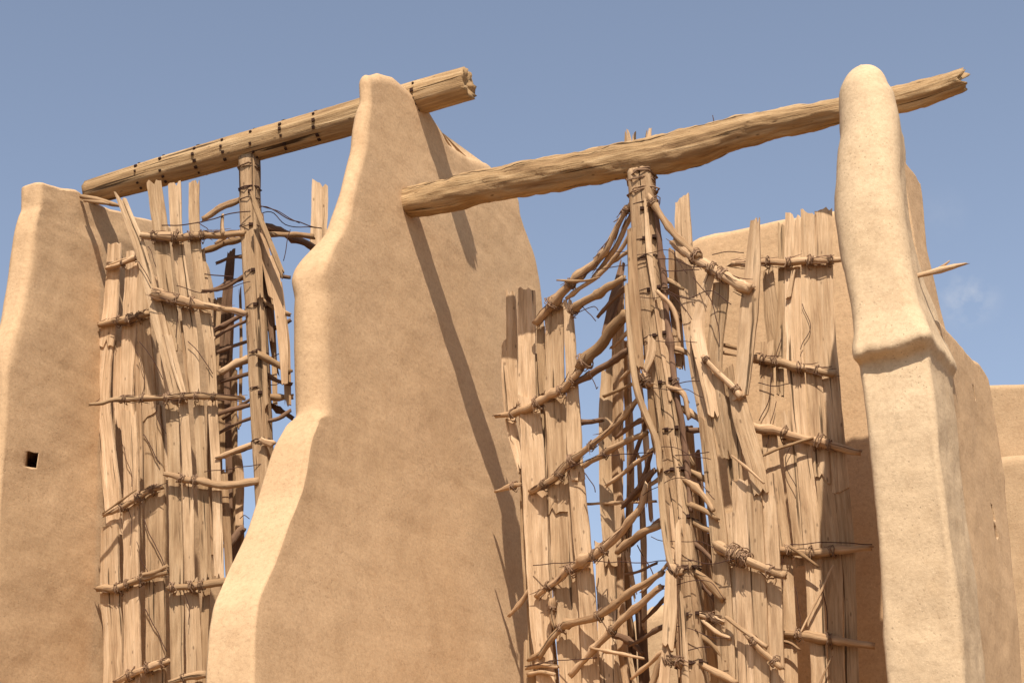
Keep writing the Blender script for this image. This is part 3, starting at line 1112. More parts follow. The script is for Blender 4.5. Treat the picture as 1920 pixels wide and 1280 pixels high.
sh.tube([atY(158, 376, 12.46), atY(190, 380, 12.46), atY(205, 383, 12.46)], [0.012, 0.018, 0.01], 8, 0.25, 6)
tag(sh.done('wooden_wedge', BRANCH, None, True), 'flat piece of wood wedged under the left end of the pegged beam', 'wedge')

# ------------------------------------------------------------------ rotors
def shaft(root, pts, wpx, Yc, top_pegs, rings, seed_, twist):
    P = [atY(x, y, Yc) for x, y in pts]
    P.append(np.array([P[-1][0], Yc, 2.9]))
    L = sum(np.linalg.norm(P[i + 1] - P[i]) for i in range(len(P) - 1))
    N = int(L / 0.05)
    C = catmull(P, N)
    ws = list(wpx) + [wpx[-1]]
    R = [float(np.interp(i / N, np.linspace(0, 1, len(ws)), ws)) * 13.2 / F_PX / 2 for i in range(N + 1)]
    o = Geo().tube(C, R, 24, 0.06, seed_, square=0.85, twist=twist, up=(1, 0, 0)).done('shaft', POLEW, root, True)
    for (y, tr, n) in rings:
        i = min(range(N), key=lambda q: abs(640 - F_PX * ((C[q] - CAM) @ UC) / ((C[q] - CAM) @ FW) - y))
        g = Geo().coil(C[i], np.array([0.05 * n1(y, 1), 0, 1.0]), R[i] * 1.06, n, 0.014, tr, y)
        g.done('band', WIRE if tr < 0.006 else ROPE, o, True)
    return C, R, o


# ---- right rotor
AX2 = float(atY(1203, 330, B2_Y)[0])
r2 = empty('windmill_rotor', (AX2, B2_Y, 2.9))
tag(r2, 'right vertical windmill rotor of upright planks and branches on a thick rope bound post', 'windmill rotor', 'windmill rotors between the mud walls')
CS2, RS2, sh2 = shaft(r2, [(1202, 318), (1210, 420), (1218, 520), (1232, 640), (1250, 780), (1270, 930), (1286, 1080), (1300, 1260)],
                      [55, 57, 57, 56, 56, 56, 56, 56], B2_Y, None,
                      [(328, 0.007, 3), (343, 0.006, 2), (366, 0.006, 3), (384, 0.004, 1), (458, 0.004, 2), (490, 0.004, 3), (547, 0.0045, 1.3), (634, 0.0045, 1.3), (720, 0.0045, 1.3),
                       (806, 0.0045, 1.3), (890, 0.0045, 1.3), (980, 0.0045, 1.3), (1068, 0.0055, 3), (1156, 0.0045, 1.3), (1246, 0.0045, 1.3)], 3.3, 0.62)
PA = Plane(AX2, B2_Y, -66)
PB = Plane(AX2, B2_Y, -28)
PB2 = Plane(AX2 - 0.05, B2_Y + 0.7, 72)
PC = Plane(AX2, B2_Y, 95)
PD = Plane(AX2, B2_Y, 76)
PE = Plane(AX2, B2_Y, 74)
# dark blocks painting the shade inside the notches up the post
for y in (395, 460, 547, 634, 722, 806, 892, 982, 1072, 1158, 1248):
    i = min(range(len(CS2)), key=lambda q: abs(640 - F_PX * ((CS2[q] - CAM) @ UC) / ((CS2[q] - CAM) @ FW) - y))
    for dx in (-0.035, 0.04):
        c = CS2[i] + np.array([dx + 0.02, 0, 0]) + PE.n * RS2[i] * 0.93
        Geo().box(c + np.array([0, 0, RNG.uniform(-.01, .01)]), PE.h * 0.014, PE.n * 0.02, np.array([0, 0, 0.011])).done('mortise', PEG_AND_SHADE, sh2)
# pegs of the post showing above the beam
for pts, wv in (([(1178, 300), (1177, 262), (1174, 246)], [16, 15, 7]), ([(1190, 300), (1189, 262), (1190, 250)], [10, 9, 5]), ([(1216, 300), (1215, 262), (1217, 243)], [14, 13, 9])):
    plank(r2, PE, pts, wv, off=-0.19, th=0.03, ragged=0.02, name='peg')

# blade at the left
A = lambda pts, wv, off=0.0, **k: plank(r2, PA, pts, wv, off, turn=26, **k)
A([(946, 640), (950, 700), (956, 780), (970, 850), (976, 880)], [10, 18, 20, 18, 10], 0.005)
A([(958, 545), (960, 620), (962, 700), (968, 765)], [16, 20, 18, 16], -0.02)
A([(987, 542), (988, 640), (990, 760), (998, 850)], [30, 32, 34, 34], 0.0)
A([(992, 745), (1000, 850), (1005, 980), (1012, 1130), (1022, 1260), (1026, 1330)], [36, 42, 44, 40, 36, 34], 0.02)
A([(1014, 610), (1016, 680), (1020, 740)], [14, 16, 14], -0.012)
A([(1040, 572), (1040, 660), (1043, 760), (1048, 860), (1050, 960)], [36, 34, 38, 42, 40], 0.0)
A([(1047, 900), (1052, 1000), (1060, 1120), (1072, 1250), (1078, 1340)], [34, 40, 44, 48, 48], -0.015)
A([(1064, 562), (1070, 660), (1074, 760), (1078, 850), (1084, 900)], [14, 20, 22, 26, 24], 0.012)
A([(1080, 880), (1090, 1000), (1100, 1100), (1104, 1180), (1110, 1330)], [28, 30, 30, 30, 34], 0.0)
A([(982, 860), (985, 1000), (990, 1120)], [14, 16, 12], -0.03)
A([(996, 1200), (998, 1260), (1002, 1340)], [26, 30, 30], -0.02)
A([(1018, 1130), (1030, 1240), (1036, 1340)], [26, 30, 30], -0.06)
A([(1000, 1130), (1006, 1240), (1010, 1340)], [24, 26, 28], -0.07)
A([(1034, 740), (1040, 900), (1052, 1080)], [26, 30, 30], -0.06)
A([(1012, 660), (1018, 800), (1026, 960)], [24, 26, 26], -0.065)
A([(1078, 930), (1088, 1100), (1096, 1300)], [26, 30, 34], -0.05)
# blade behind, seen edge-on past the post
PBk = PB2
Bp = lambda pts, wv, off=0.0, **k: plank(r2, PBk, pts, wv, off, **k)
Bp([(1138, 685), (1136, 760), (1135, 880), (1141, 1000), (1146, 1060)], [20, 26, 24, 26, 24], 0.1)
Bp([(1134, 1020), (1138, 1120), (1140, 1250), (1145, 1340)], [40, 38, 34, 34], 0.06)
Bp([(1168, 490), (1152, 560), (1135, 628)], [10, 22, 16], 0.0, mat=BARK_AND_SHADE)  # shadowed plank, its shade put into the dark colour
Bp([(1160, 520), (1158, 640), (1156, 760), (1158, 900), (1163, 1060)], [12, 18, 18, 14, 14], -0.15, mat=BRANCH, turn=50)
Bp([(1172, 640), (1178, 760), (1182, 900), (1176, 1040)], [7, 10, 10, 8], -0.2, mat=BRANCH, turn=60)
Bp([(1150, 820), (1160, 960), (1160, 1100), (1172, 1300)], [12, 16, 16, 18], -0.1, mat=BRANCH, turn=40)
Bp([(1175, 1030), (1184, 1080), (1192, 1120)], [8, 9, 8], -0.1)
Bp([(1155, 1230), (1165, 1290), (1170, 1330)], [9, 9, 9], 0.1)
Bp([(1180, 1225), (1190, 1280), (1195, 1330)], [8, 9, 9], 0.0)
Bp([(1170, 1120), (1180, 1200), (1184, 1330)], [22, 26, 26], -0.3, mat=BARK_AND_SHADE)
Bp([(1200, 1140), (1205, 1210), (1210, 1330)], [20, 20, 24], -0.35, mat=BARK_AND_SHADE)
# spokes and bars of the left blades
S = lambda pts, wv, off=0.06, **k: stick(r2, PA, pts, wv, off, **k)
S([(1196, 366), (1172, 398), (1150, 441), (1125, 483), (1075, 527), (1003, 606)], [10, 11, 13, 15, 17, 13], 0.05, wraps=(0.12, 0.7, 0.85), bundle=40)
S([(1190, 392), (1150, 470), (1112, 520)], [8, 10, 7], 0.0)
S([(1184, 436), (1140, 500), (1062, 560)], [7, 9, 7], 0.02)
S([(1172, 520), (1120, 552), (1069, 583)], [12, 14, 14], 0.04, mat=BRANCH, wraps=(0.95,))
S([(1044, 525), (1090, 527), (1124, 520)], [3, 5, 3], 0.09, name='twig')
S([(1176, 583), (1130, 640), (1085, 688)], [20, 22, 18], 0.06, wraps=(0.9,))
S([(929, 781), (981, 768), (1030, 742), (1060, 724), (1090, 692)], [8, 13, 16, 15, 12], 0.06, wraps=(0.2, 0.5, 0.75, 0.9), bundle=16)
S([(1180, 654), (1131, 686), (1078, 718)], [11, 13, 12], 0.03, mat=BARK_AND_SHADE)
S([(1199, 745), (1144, 805), (1087, 852), (1060, 876), (1040, 898), (994, 922)], [9, 12, 12, 14, 14, 12], 0.06, wraps=(0.45, 0.62, 0.75, 0.9), bundle=24)
S([(928, 921), (950, 914), (976, 907)], [5, 9, 8], 0.06, wraps=(0.8,))
S([(1213, 811), (1150, 839), (1094, 874)], [9, 11, 10], 0.03, wraps=(0.7,))
S([(1082, 793), (1104, 791), (1130, 787)], [9, 9, 9], -0.05, mat=BARK_AND_SHADE)
S([(1228, 880), (1170, 948)], [10, 12], 0.0, mat=BARK_AND_SHADE)
S([(1214, 908), (1202, 949), (1166, 996), (1119, 1036), (1075, 1064), (1004, 1116)], [11, 13, 15, 18, 13, 10], 0.06, wraps=(0.45, 0.55, 0.72, 0.9), bundle=30)
S([(1238, 984), (1200, 1001), (1157, 1034)], [12, 14, 12], 0.04, mat=BRANCH)
S([(1097, 944), (1160, 942), (1230, 939)], [5, 6, 5], -0.1)
S([(1243, 1072), (1181, 1111), (1122, 1156), (1075, 1166), (1047, 1181), (1010, 1232)], [12, 13, 14, 14, 12, 11], 0.08, wraps=(0.5, 0.8))
S([(1240, 1098), (1181, 1149), (1119, 1211), (1070, 1266)], [12, 14, 12, 11], 0.06, wraps=(0.55,))
S([(987, 1252), (1015, 1247), (1046, 1249)], [7, 9, 7], 0.06)
S([(990, 1264), (1015, 1260), (1040, 1263)], [7, 8, 7], 0.06)
S([(1106, 1213), (1150, 1222), (1208, 1234)], [4, 7, 5], 0.1)
S([(954, 1154), (972, 1135), (992, 1104)], [6, 8, 6], 0.04, mat=BRANCH)
S([(990, 1238), (1006, 1228), (1020, 1216)], [6, 9, 7], 0.06)
S([(1036, 1120), (1034, 1150), (1042, 1178)], [9, 11, 8], 0.06, wraps=(0.4,))
S([(1216, 778), (1180, 885)], [8, 9], -0.12, mat=BARK_AND_SHADE)
S([(1222, 846), (1190, 940)], [8, 9], -0.1, mat=BARK_AND_SHADE)
S([(1232, 1055), (1200, 1070), (1172, 1076)], [5, 5, 4], -0.1, mat=BARK_AND_SHADE)
S([(1205, 1225), (1180, 1200), (1150, 1190)], [8, 12, 10], -0.1, mat=BARK_AND_SHADE)
S([(1262, 1200), (1240, 1240), (1215, 1300)], [9, 14, 13], 0.1)
W2 = lambda pl, pts, off=0.08, **k: wire(r2, pl, pts, off, **k)
W2(PA, [(1075, 527), (1110, 508), (1150, 500), (1180, 496)])
W2(PA, [(1078, 590), (1110, 575), (1120, 582)], 0.05)
W2(PA, [(1090, 575), (1108, 590), (1118, 602)], 0.05)
W2(PA, [(1060, 880), (1120, 856), (1190, 850), (1230, 846)])
W2(PA, [(1000, 1058), (1060, 1055), (1120, 1052), (1190, 1054), (1300, 1050)])
W2(PA, [(1195, 1020), (1210, 1050), (1225, 1078)], 0.0, r=0.004)
W2(PA, [(985, 1248), (1050, 1238), (1120, 1232)])
W2(PA, [(1105, 695), (1118, 730), (1122, 726)])
W2(PA, [(1095, 885), (1110, 905), (1115, 922)])

# blade on the near side of the post, seen edge-on
Ep = lambda pts, wv, off=0.3, **k: plank(r2, PE, pts, wv, off, **k)
Ep([(1174, 535), (1180, 620), (1192, 722), (1212, 780), (1232, 830), (1238, 885)], [7, 9, 12, 12, 12, 12], 0.30, th=0.09)
Ep([(1184, 430), (1186, 500), (1192, 600), (1200, 690)], [16, 18, 22, 16], 0.18, th=0.05, mat=BRANCH)
Ep([(1222, 633), (1221, 665), (1206, 705)], [14, 17, 9], 0.22, th=0.04)
Ep([(1238, 880), (1243, 960), (1252, 1030), (1260, 1068)], [11, 13, 13, 12], 0.26, th=0.07)
Ep([(1218, 720), (1224, 800), (1232, 850)], [10, 14, 12], 0.2, th=0.05, mat=BRANCH)
Ep([(1270, 982), (1272, 1030), (1272, 1075)], [10, 13, 9], 0.22, th=0.05)
Ep([(1259, 1078), (1257, 1150), (1252, 1215)], [20, 26, 22], 0.28, th=0.06)
Ep([(1251, 1200), (1246, 1260), (1240, 1340)], [16, 20, 22], 0.26, th=0.05, mat=BRANCH)
Ep([(1278, 1110), (1282, 1200), (1288, 1340)], [12, 14, 14], 0.22, th=0.04)
E_ = lambda pts, wv, off=0.2, **k: stick(r2, PE, pts, wv, off, **k)
E_([(1232, 545), (1262, 580), (1276, 640)], [7, 9, 6], 0.18)
E_([(1226, 378), (1240, 470), (1254, 620), (1268, 730), (1284, 837), (1296, 960)], [8, 11, 12, 11, 10, 9], 0.10, mat=BARK_AND_SHADE, wraps=(0.3, 0.6))  # dark stick painting the shaded right side of the post
E_([(1262, 1060), (1268, 1072), (1280, 1070)], [14, 18, 12], 0.28, bundle=16, wraps=(0.5,))
E_([(1205, 700), (1212, 716), (1222, 722)], [12, 16, 10], 0.26, bundle=14, wraps=(0.5,))
E_([(1246, 1240), (1262, 1236), (1280, 1244)], [12, 16, 12], 0.26, bundle=26, wraps=(0.3, 0.7))

# blade towards the right, in front
Cp = lambda pts, wv, off=0.0, **k: plank(r2, PC, pts, wv, off, **k)
Cp([(1279, 372), (1283, 460), (1291, 560), (1300, 640), (1312, 720), (1325, 800)], [24, 29, 30, 26, 26, 24], 0.0)
Cp([(1322, 780), (1334, 880), (1346, 990), (1356, 1120), (1366, 1330)], [22, 26, 30, 32, 30], 0.015)
Cp([(1338, 500), (1318, 560), (1308, 620), (1322, 700), (1338, 780)], [16, 24, 26, 24, 20], 0.05, turn=-25)
Cp([(1352, 528), (1347, 600), (1340, 680), (1346, 750), (1362, 860)], [26, 28, 26, 28, 16], 0.02, turn=15)
Cp([(1416, 412), (1411, 500), (1402, 610), (1394, 700), (1388, 745)], [16, 26, 32, 30, 26], 0.05)
Cp([(1378, 720), (1396, 800), (1416, 870), (1428, 925)], [28, 34, 32, 26], 0.03, turn=-10)
Cp([(1362, 690), (1372, 780), (1380, 900), (1386, 960)], [22, 28, 26, 20], -0.02)
Cp([(1388, 900), (1392, 1000), (1398, 1120), (1404, 1330)], [28, 32, 30, 32], 0.0)
Cp([(1414, 900), (1418, 1000), (1424, 1120), (1432, 1330)], [26, 28, 26, 28], 0.012)
Cp([(1438, 890), (1444, 1000), (1450, 1120), (1458, 1330)], [24, 30, 28, 30], -0.008)
Cp([(1368, 960), (1374, 1060), (1380, 1160), (1386, 1330)], [16, 18, 20, 16], -0.02)
Cp([(1262, 470), (1266, 560), (1276, 690)], [14, 20, 14], -0.12, mat=BRANCH)
Cp([(1300, 850), (1312, 1000), (1330, 1330)], [22, 26, 30], -0.55, mat=BARK_AND_SHADE)  # dark plank added as painted shade in the gap beside the post
S = lambda pts, wv, off=0.07, **k: stick(r2, PC, pts, wv, off, **k)
S([(1216, 368), (1240, 404), (1266, 441), (1310, 484)], [11, 12, 14, 15], 0.12, wraps=(0.15, 0.95))
S([(1260, 450), (1315, 492), (1360, 518), (1405, 541)], [15, 19, 19, 20], 0.10, wraps=(0.35, 0.55, 0.7), bundle=20)
S([(1318, 668), (1357, 707), (1390, 746)], [9, 13, 11], 0.08, wraps=(0.1, 0.9))
S([(1350, 646), (1370, 650), (1398, 655)], [7, 9, 8], -0.06)
S([(1352, 660), (1372, 664), (1396, 668)], [6, 7, 7], -0.06)
S([(1252, 726), (1280, 737), (1292, 784)], [8, 10, 8], 0.08)
S([(1276, 803), (1295, 806), (1314, 806)], [9, 10, 9], -0.02, mat=BARK_AND_SHADE)
S([(1274, 892), (1307, 915), (1338, 958)], [9, 11, 9], 0.06)
S([(1371, 853), (1400, 876), (1432, 906)], [3, 5, 4], 0.09, name='twig')
S([(1298, 977), (1320, 990), (1346, 1000)], [10, 12, 10], 0.0)
S([(1290, 1064), (1324, 1089), (1357, 1124)], [12, 15, 13], 0.05, wraps=(0.05,))
S([(1341, 1020), (1380, 1043), (1419, 1059), (1471, 1078)], [18, 19, 16, 15], 0.08, wraps=(0.3, 0.42, 0.5, 0.85), bundle=14)
S([(1360, 1156), (1400, 1186), (1438, 1213)], [7, 9, 8], 0.08, name='twig')
S([(1400, 1186), (1432, 1222), (1466, 1254)], [10, 12, 10], 0.07, wraps=(0.3, 0.8))
S([(1310, 1243), (1340, 1259), (1380, 1280)], [11, 13, 12], 0.06)
S([(1306, 1150), (1330, 1156), (1358, 1166)], [10, 14, 10], 0.02, bundle=24, wraps=(0.5,))
S([(1318, 1165), (1345, 1185), (1370, 1196)], [7, 8, 7], 0.04)
W2(PC, [(1232, 486), (1260, 488), (1300, 500), (1340, 496)], 0.13)
W2(PC, [(1240, 506), (1270, 508), (1310, 506)], 0.13)
W2(PC, [(1255, 545), (1290, 560), (1330, 545), (1370, 570)], 0.1)
W2(PC, [(1260, 720), (1290, 714), (1310, 712)], 0.1)
W2(PC, [(1265, 852), (1300, 850), (1330, 848)], 0.1)
W2(PC, [(1290, 1048), (1330, 1056), (1370, 1050), (1400, 1046)], 0.12)
W2(PC, [(1290, 1218), (1310, 1214), (1330, 1212)], 0.12)
W2(PC, [(1300, 520), (1330, 560), (1345, 600), (1348, 650)], 0.1)
W2(PC, [(1335, 478), (1370, 472), (1395, 472)], 0.06)

# blade behind to the right, wide planks
Dp = lambda pts, wv, off=0.0, **k: plank(r2, PD, pts, wv, off, **k)
Dp([(1440, 505), (1446, 580), (1455, 665)], [18, 26, 22], -0.03, turn=20, mat=PLANK)
Dp([(1464, 420), (1466, 540), (1462, 640), (1463, 740)], [12, 14, 16, 14], 0.0)
Dp([(1486, 403), (1486, 520), (1489, 640), (1497, 760), (1506, 850)], [28, 32, 32, 30, 28], 0.0)
Dp([(1514, 398), (1517, 540), (1524, 680), (1534, 800), (1542, 900)], [26, 27, 30, 30, 28], 0.015)
Dp([(1543, 393), (1546, 540), (1554, 680), (1568, 830), (1576, 920)], [32, 34, 34, 34, 32], 0.0)
Dp([(1438, 640), (1438, 750), (1446, 850), (1462, 980), (1474, 1120), (1484, 1330)], [24, 28, 30, 32, 30, 26], 0.01)
Dp([(1474, 770), (1482, 860), (1494, 980), (1500, 1060)], [20, 24, 24, 16], -0.005)
Dp([(1505, 820), (1514, 920), (1526, 1050), (1532, 1180), (1540, 1330)], [26, 32, 34, 32, 30], 0.012)
Dp([(1540, 850), (1551, 960), (1562, 1080), (1566, 1200), (1572, 1330)], [30, 32, 34, 28, 30], 0.0)
Dp([(1574, 880), (1586, 1000), (1592, 1100), (1600, 1330)], [28, 28, 24, 26], -0.012)
Dp([(1488, 508), (1478, 560)], [7, 9], 0.03, name='splint')
S = lambda pts, wv, off=0.06, **k: stick(r2, PD, pts, wv, off, **k)
S([(1369, 494), (1400, 494), (1428, 491), (1500, 490), (1576, 487)], [11, 11, 13, 14, 11], 0.06, wraps=(0.4, 0.55, 0.75, 0.92), bundle=34)
S([(1404, 671), (1453, 678), (1523, 693), (1569, 703)], [15, 16, 15, 15], 0.06, wraps=(0.2, 0.35, 0.6, 0.8), bundle=14)
S([(1406, 799), (1442, 806), (1495, 820), (1546, 831), (1612, 848)], [20, 17, 15, 15, 12], 0.06, wraps=(0.35, 0.65, 0.75))
S([(1424, 857), (1470, 837), (1525, 820)], [4, 5, 5], 0.10, name='twig')
S([(1458, 1033), (1500, 1034), (1540, 1034), (1570, 1031), (1632, 1027)], [15, 16, 16, 14, 10], 0.06, wraps=(0.15, 0.4, 0.6))
S([(1480, 1023), (1505, 1040), (1533, 1062)], [5, 7, 5], 0.12, name='twig')
S([(1465, 1184), (1505, 1190), (1550, 1198), (1640, 1210)], [15, 16, 15, 12], 0.06, wraps=(0.2, 0.55))
S([(1468, 1202), (1485, 1208), (1500, 1218)], [5, 6, 5], 0.10, name='twig')
S([(1563, 1058), (1529, 1128), (1499, 1190)], [3, 5, 4], 0.08, name='twig')
S([(1560, 1230), (1545, 1262), (1530, 1300)], [3, 4, 4], 0.08, name='twig')
W2(PD, [(1480, 1020), (1530, 1018), (1580, 1016), (1635, 1020)], 0.1)
W2(PD, [(1540, 1085), (1548, 1130), (1552, 1180)], 0.05)
W2(PD, [(1448, 700), (1440, 750), (1422, 790)], 0.06)
W2(PD, [(1420, 716), (1450, 724), (1480, 720)], 0.06)

# the tangle of lesser branches round the post
def post_x(y):
    return float(np.interp(y, [318, 420, 520, 640, 780, 930, 1080, 1260], [1202, 1210, 1218, 1232, 1250, 1270, 1286, 1300]))
rt = random.Random(21)
for q in range(13):
    y = 470 + q * 62 + rt.uniform(-18, 18)
    x = post_x(y) - 16
    dx, dy = rt.uniform(55, 105), rt.uniform(38, 84)
    stick(r2, PA, [(x, y), (x - dx * 0.5, y + dy * 0.46 + rt.uniform(-5, 5)), (x - dx, y + dy)], [8, rt.uniform(6, 10), 6], rt.uniform(-0.05, 0.02), mat=rt.choice([BARK_AND_SHADE, BRANCH, BRANCH]))
for q in range(5):
    x = 1150 + rt.uniform(0, 48)
    y = rt.uniform(480, 980)
    plank(r2, PB2, [(x, y), (x + rt.uniform(2, 14), y + 130), (x + rt.uniform(6, 26), y + rt.uniform(240, 330))], [6, rt.uniform(7, 12), 7], rt.uniform(-0.5, 0.0), mat=BRANCH, turn=rt.uniform(-40, 40), name='slat')
for q in range(12):
    y = 520 + q * 60 + rt.uniform(-20, 20)
    x = post_x(y) + 14
    dx, dy = rt.uniform(30, 70), rt.uniform(18, 62)
    stick(r2, PC, [(x, y), (x + dx * 0.5, y + dy * 0.45 + rt.uniform(-4, 4)), (x + dx, y + dy)], [9, rt.uniform(8, 12), 7], rt.uniform(-0.1, 0.05), mat=rt.choice([BRANCH, BARK_AND_SHADE, BRANCH]))
for q in range(8):  # slats added for the deep shade right of the post, some coloured dark
    x = 1290 + q * 7 + rt.uniform(-4, 4)
    y = 800 + q * 40
    plank(r2, PC, [(x, y), (x + 22, y + 260), (x + 60, 1340)], [14, rt.uniform(15, 22), 20], -0.35 - 0.03 * q, mat=rt.choice([BARK_AND_SHADE, BRANCH, BRANCH]), turn=rt.uniform(-25, 25), name='slat')
for q in range(14):
    y = 385 + q * 62 + rt.uniform(-20, 20)
    l = rt.uniform(120, 260)
    dx = rt.choice([-19, -14, -9, 4, 11, 17])
    plank(r2, PE, [(post_x(y) + dx, y), (post_x(y + l / 2) + dx + rt.uniform(-4, 4), y + l / 2), (post_x(y + l) + dx + rt.uniform(-7, 7), y + l)], [6, rt.uniform(8, 12), 6],
          RS2[0] + rt.uniform(0.0, 0.035) - abs(dx) * 0.0016, mat=rt.choice([PLANK, POLEW, BRANCH]), th=0.02, name='slat')
for q in range(9):
    y = 470 + q * 88 + rt.uniform(-20, 20)
    W2(rt.choice([PA, PC]), [(post_x(y) - 60, y + rt.uniform(-10, 30)), (post_x(y) - 10, y), (post_x(y) + 40, y + rt.uniform(-8, 18)), (post_x(y) + 75, y + rt.uniform(-5, 40))], 0.14, r=0.0028, slack=0.02)
for q in range(8):
    y = 560 + q * 90 + rt.uniform(-20, 20)
    x = rt.uniform(1410, 1540)
    W2(PD, [(x, y), (x + rt.uniform(-14, 14), y + 40), (x + rt.uniform(-20, 20), y + 85)], 0.05, r=0.0028, slack=0.02)

# ---- left rotor
AX1 = float(atY(468, 320, B1_Y)[0])
r1 = empty('windmill_rotor', (AX1, B1_Y, 2.9))
tag(r1, 'left vertical windmill rotor with pale bunched planks, half hidden by the middle wall', 'windmill rotor', 'windmill rotors between the mud walls')
CS1, RS1, sh1 = shaft(r1, [(468, 296), (470, 400), (476, 520), (483, 640), (489, 760), (494, 860), (500, 1000), (508, 1280)], [45, 45, 43, 42, 40, 40, 40, 40], B1_Y, None,
                      [(313, 0.007, 3), (360, 0.005, 2), (372, 0.0045, 1.4), (430, 0.0045, 1.3), (512, 0.0045, 1.5), (580, 0.0045, 1.3), (664, 0.0045, 1.3), (732, 0.0045, 1.3), (826, 0.005, 1.6)], 6.1, 0.75)
F1 = Plane(AX1, B1_Y, 62)
for y in (370, 432, 512, 582, 664, 740, 826):
    i = min(range(len(CS1)), key=lambda q: abs(640 - F_PX * ((CS1[q] - CAM) @ UC) / ((CS1[q] - CAM) @ FW) - y))
    c = CS1[i] + F1.n * RS1[i] * 0.95
    Geo().box(c, F1.h * 0.018, F1.n * 0.02, np.array([0, 0, 0.012])).done('mortise', PEG_AND_SHADE, sh1)  # dark block painting the shade inside a notch
P1A = Plane(AX1, B1_Y, -84)
P1B = Plane(AX1, B1_Y, -112)
P1C = Plane(AX1, B1_Y + 0.75, 60)
Q = lambda pts, wv, off=0.0, **k: plank(r1, P1A, pts, wv, off, **k)
Q([(215, 457), (212, 530), (206, 606), (201, 650)], [26, 28, 32, 30], 0.01)
Q([(203, 620), (193, 740), (202, 840), (212, 960), (216, 1000)], [30, 30, 26, 32, 30], 0.0)
Q([(206, 985), (206, 1100), (212, 1200), (214, 1340)], [36, 40, 36, 40], 0.012)
Q([(250, 470), (244, 600), (238, 740), (242, 800)], [26, 28, 30, 28], 0.0)
Q([(242, 770), (247, 900), (246, 1050), (248, 1180), (250, 1340)], [30, 32, 32, 34, 34], 0.008)
Q([(270, 480), (270, 600), (277, 700), (283, 780)], [22, 26, 28, 30], 0.005)
Q([(285, 760), (290, 880), (291, 1050), (291, 1200), (293, 1340)], [34, 38, 40, 40, 40], 0.0)
Q([(222, 640), (220, 740), (222, 800)], [14, 16, 12], -0.02, mat=BRANCH)
Q([(300, 520), (306, 640), (310, 780), (316, 900)], [26, 28, 28, 26], -0.03)
Q([(258, 640), (260, 760), (262, 900)], [10, 12, 10], -0.02, mat=BRANCH)
# nearer planks
Q2 = lambda pts, wv, off=0.0, **k: plank(r1, P1B, pts, wv, off, **k)
Q2([(226, 368), (246, 420), (264, 470), (288, 560), (312, 660), (330, 745)], [18, 22, 24, 26, 24, 18], 0.03, ragged=0.035)
Q2([(289, 340), (300, 424), (309, 510), (322, 600), (333, 660)], [28, 27, 27, 28, 18], 0.02, ragged=0.04)
Q2([(327, 341), (331, 431), (343, 525), (357, 620), (367, 742)], [24, 22, 24, 24, 20], 0.0, ragged=0.04)
Q2([(364, 340), (365, 428), (374, 520), (392, 637), (399, 745)], [20, 20, 20, 20, 18], 0.015, ragged=0.02)
Q2([(315, 628), (330, 690), (348, 750)], [14, 15, 9], 0.05)
Q2([(345, 600), (352, 680), (360, 745)], [14, 16, 14], -0.03, mat=BRANCH)
Q2([(378, 470), (386, 560), (397, 640)], [12, 16, 14], -0.03)
Q2([(322, 745), (327, 890), (331, 1085), (333, 1340)], [24, 24, 26, 24], 0.0)
Q2([(344, 750), (352, 890), (356, 1090)], [17, 19, 19], 0.01)
Q2([(372, 750), (380, 900), (387, 1090)], [20, 20, 21], 0.0)
Q2([(398, 740), (406, 900), (411, 1085)], [18, 18, 18], 0.015)
Q2([(358, 1085), (363, 1200), (366, 1340)], [26, 28, 28], 0.0)
Q2([(388, 1080), (384, 1180), (384, 1340)], [14, 14, 14], -0.02, mat=BRANCH)
Q2([(420, 880), (424, 960), (430, 1080)], [13, 15, 14], -0.05, mat=BRANCH)
# blade behind, its shade painted into some planks with the dark bark colour
Q3 = lambda pts, wv, off=0.0, **k: plank(r1, P1C, pts, wv, off, **k)
Q3([(434, 470), (426, 560), (420, 680)], [14, 20, 18], 0.0, mat=BARK_AND_SHADE)
Q3([(416, 560), (414, 700), (418, 860)], [18, 22, 20], -0.15, mat=BRANCH)
Q3([(440, 690), (438, 850), (438, 1010)], [9, 14, 14], -0.1, mat=BRANCH, turn=50)
Q3([(424, 680), (428, 800), (430, 960)], [10, 12, 12], 0.05, mat=BARK_AND_SHADE)
Q3([(450, 540), (452, 640), (450, 800)], [5, 6, 7], -0.1, mat=BRANCH)
Q3([(444, 840), (450, 900), (448, 990)], [14, 16, 14], -0.05, mat=BRANCH)
Q3([(398, 760), (400, 900), (404, 1040)], [18, 22, 22], -0.25, mat=BRANCH)
Q3([(432, 880), (444, 960), (440, 1060)], [16, 18, 16], -0.2, mat=BARK_AND_SHADE)
# blade to the right and near, seen edge-on
Q4 = lambda pts, wv, off=0.0, **k: plank(r1, F1, pts, wv, off, **k)
Q4([(470, 362), (488, 410), (508, 460), (531, 516)], [9, 10, 10, 9], 0.32, th=0.05)
Q4([(480, 430), (484, 480), (488, 560)], [10, 14, 12], 0.2, mat=BRANCH)
Q4([(492, 440), (500, 490), (512, 560)], [14, 18, 16], 0.16, mat=BRANCH)
Q4([(510, 480), (519, 540), (530, 640), (534, 720)], [14, 20, 18, 12], 0.18, mat=BRANCH)
Q4([(500, 560), (512, 660), (520, 700)], [7, 9, 6], -0.2, mat=BARK_AND_SHADE)
Q4([(600, 343), (599, 400), (596, 480)], [29, 30, 30], -0.55)
S = lambda pts, wv, off=0.06, pl=P1A, **k: stick(r1, pl, pts, wv, off, **k)
S([(199, 503), (230, 494), (264, 479)], [8, 9, 8], 0.06, wraps=(0.5, 0.9), name='bar')
S([(204, 497), (235, 486), (262, 480)], [4, 5, 4], 0.07, name='twig')
S([(186, 608), (220, 603), (250, 596), (280, 588)], [10, 13, 13, 9], 0.06, wraps=(0.4, 0.6, 0.8), bundle=30, name='bar')
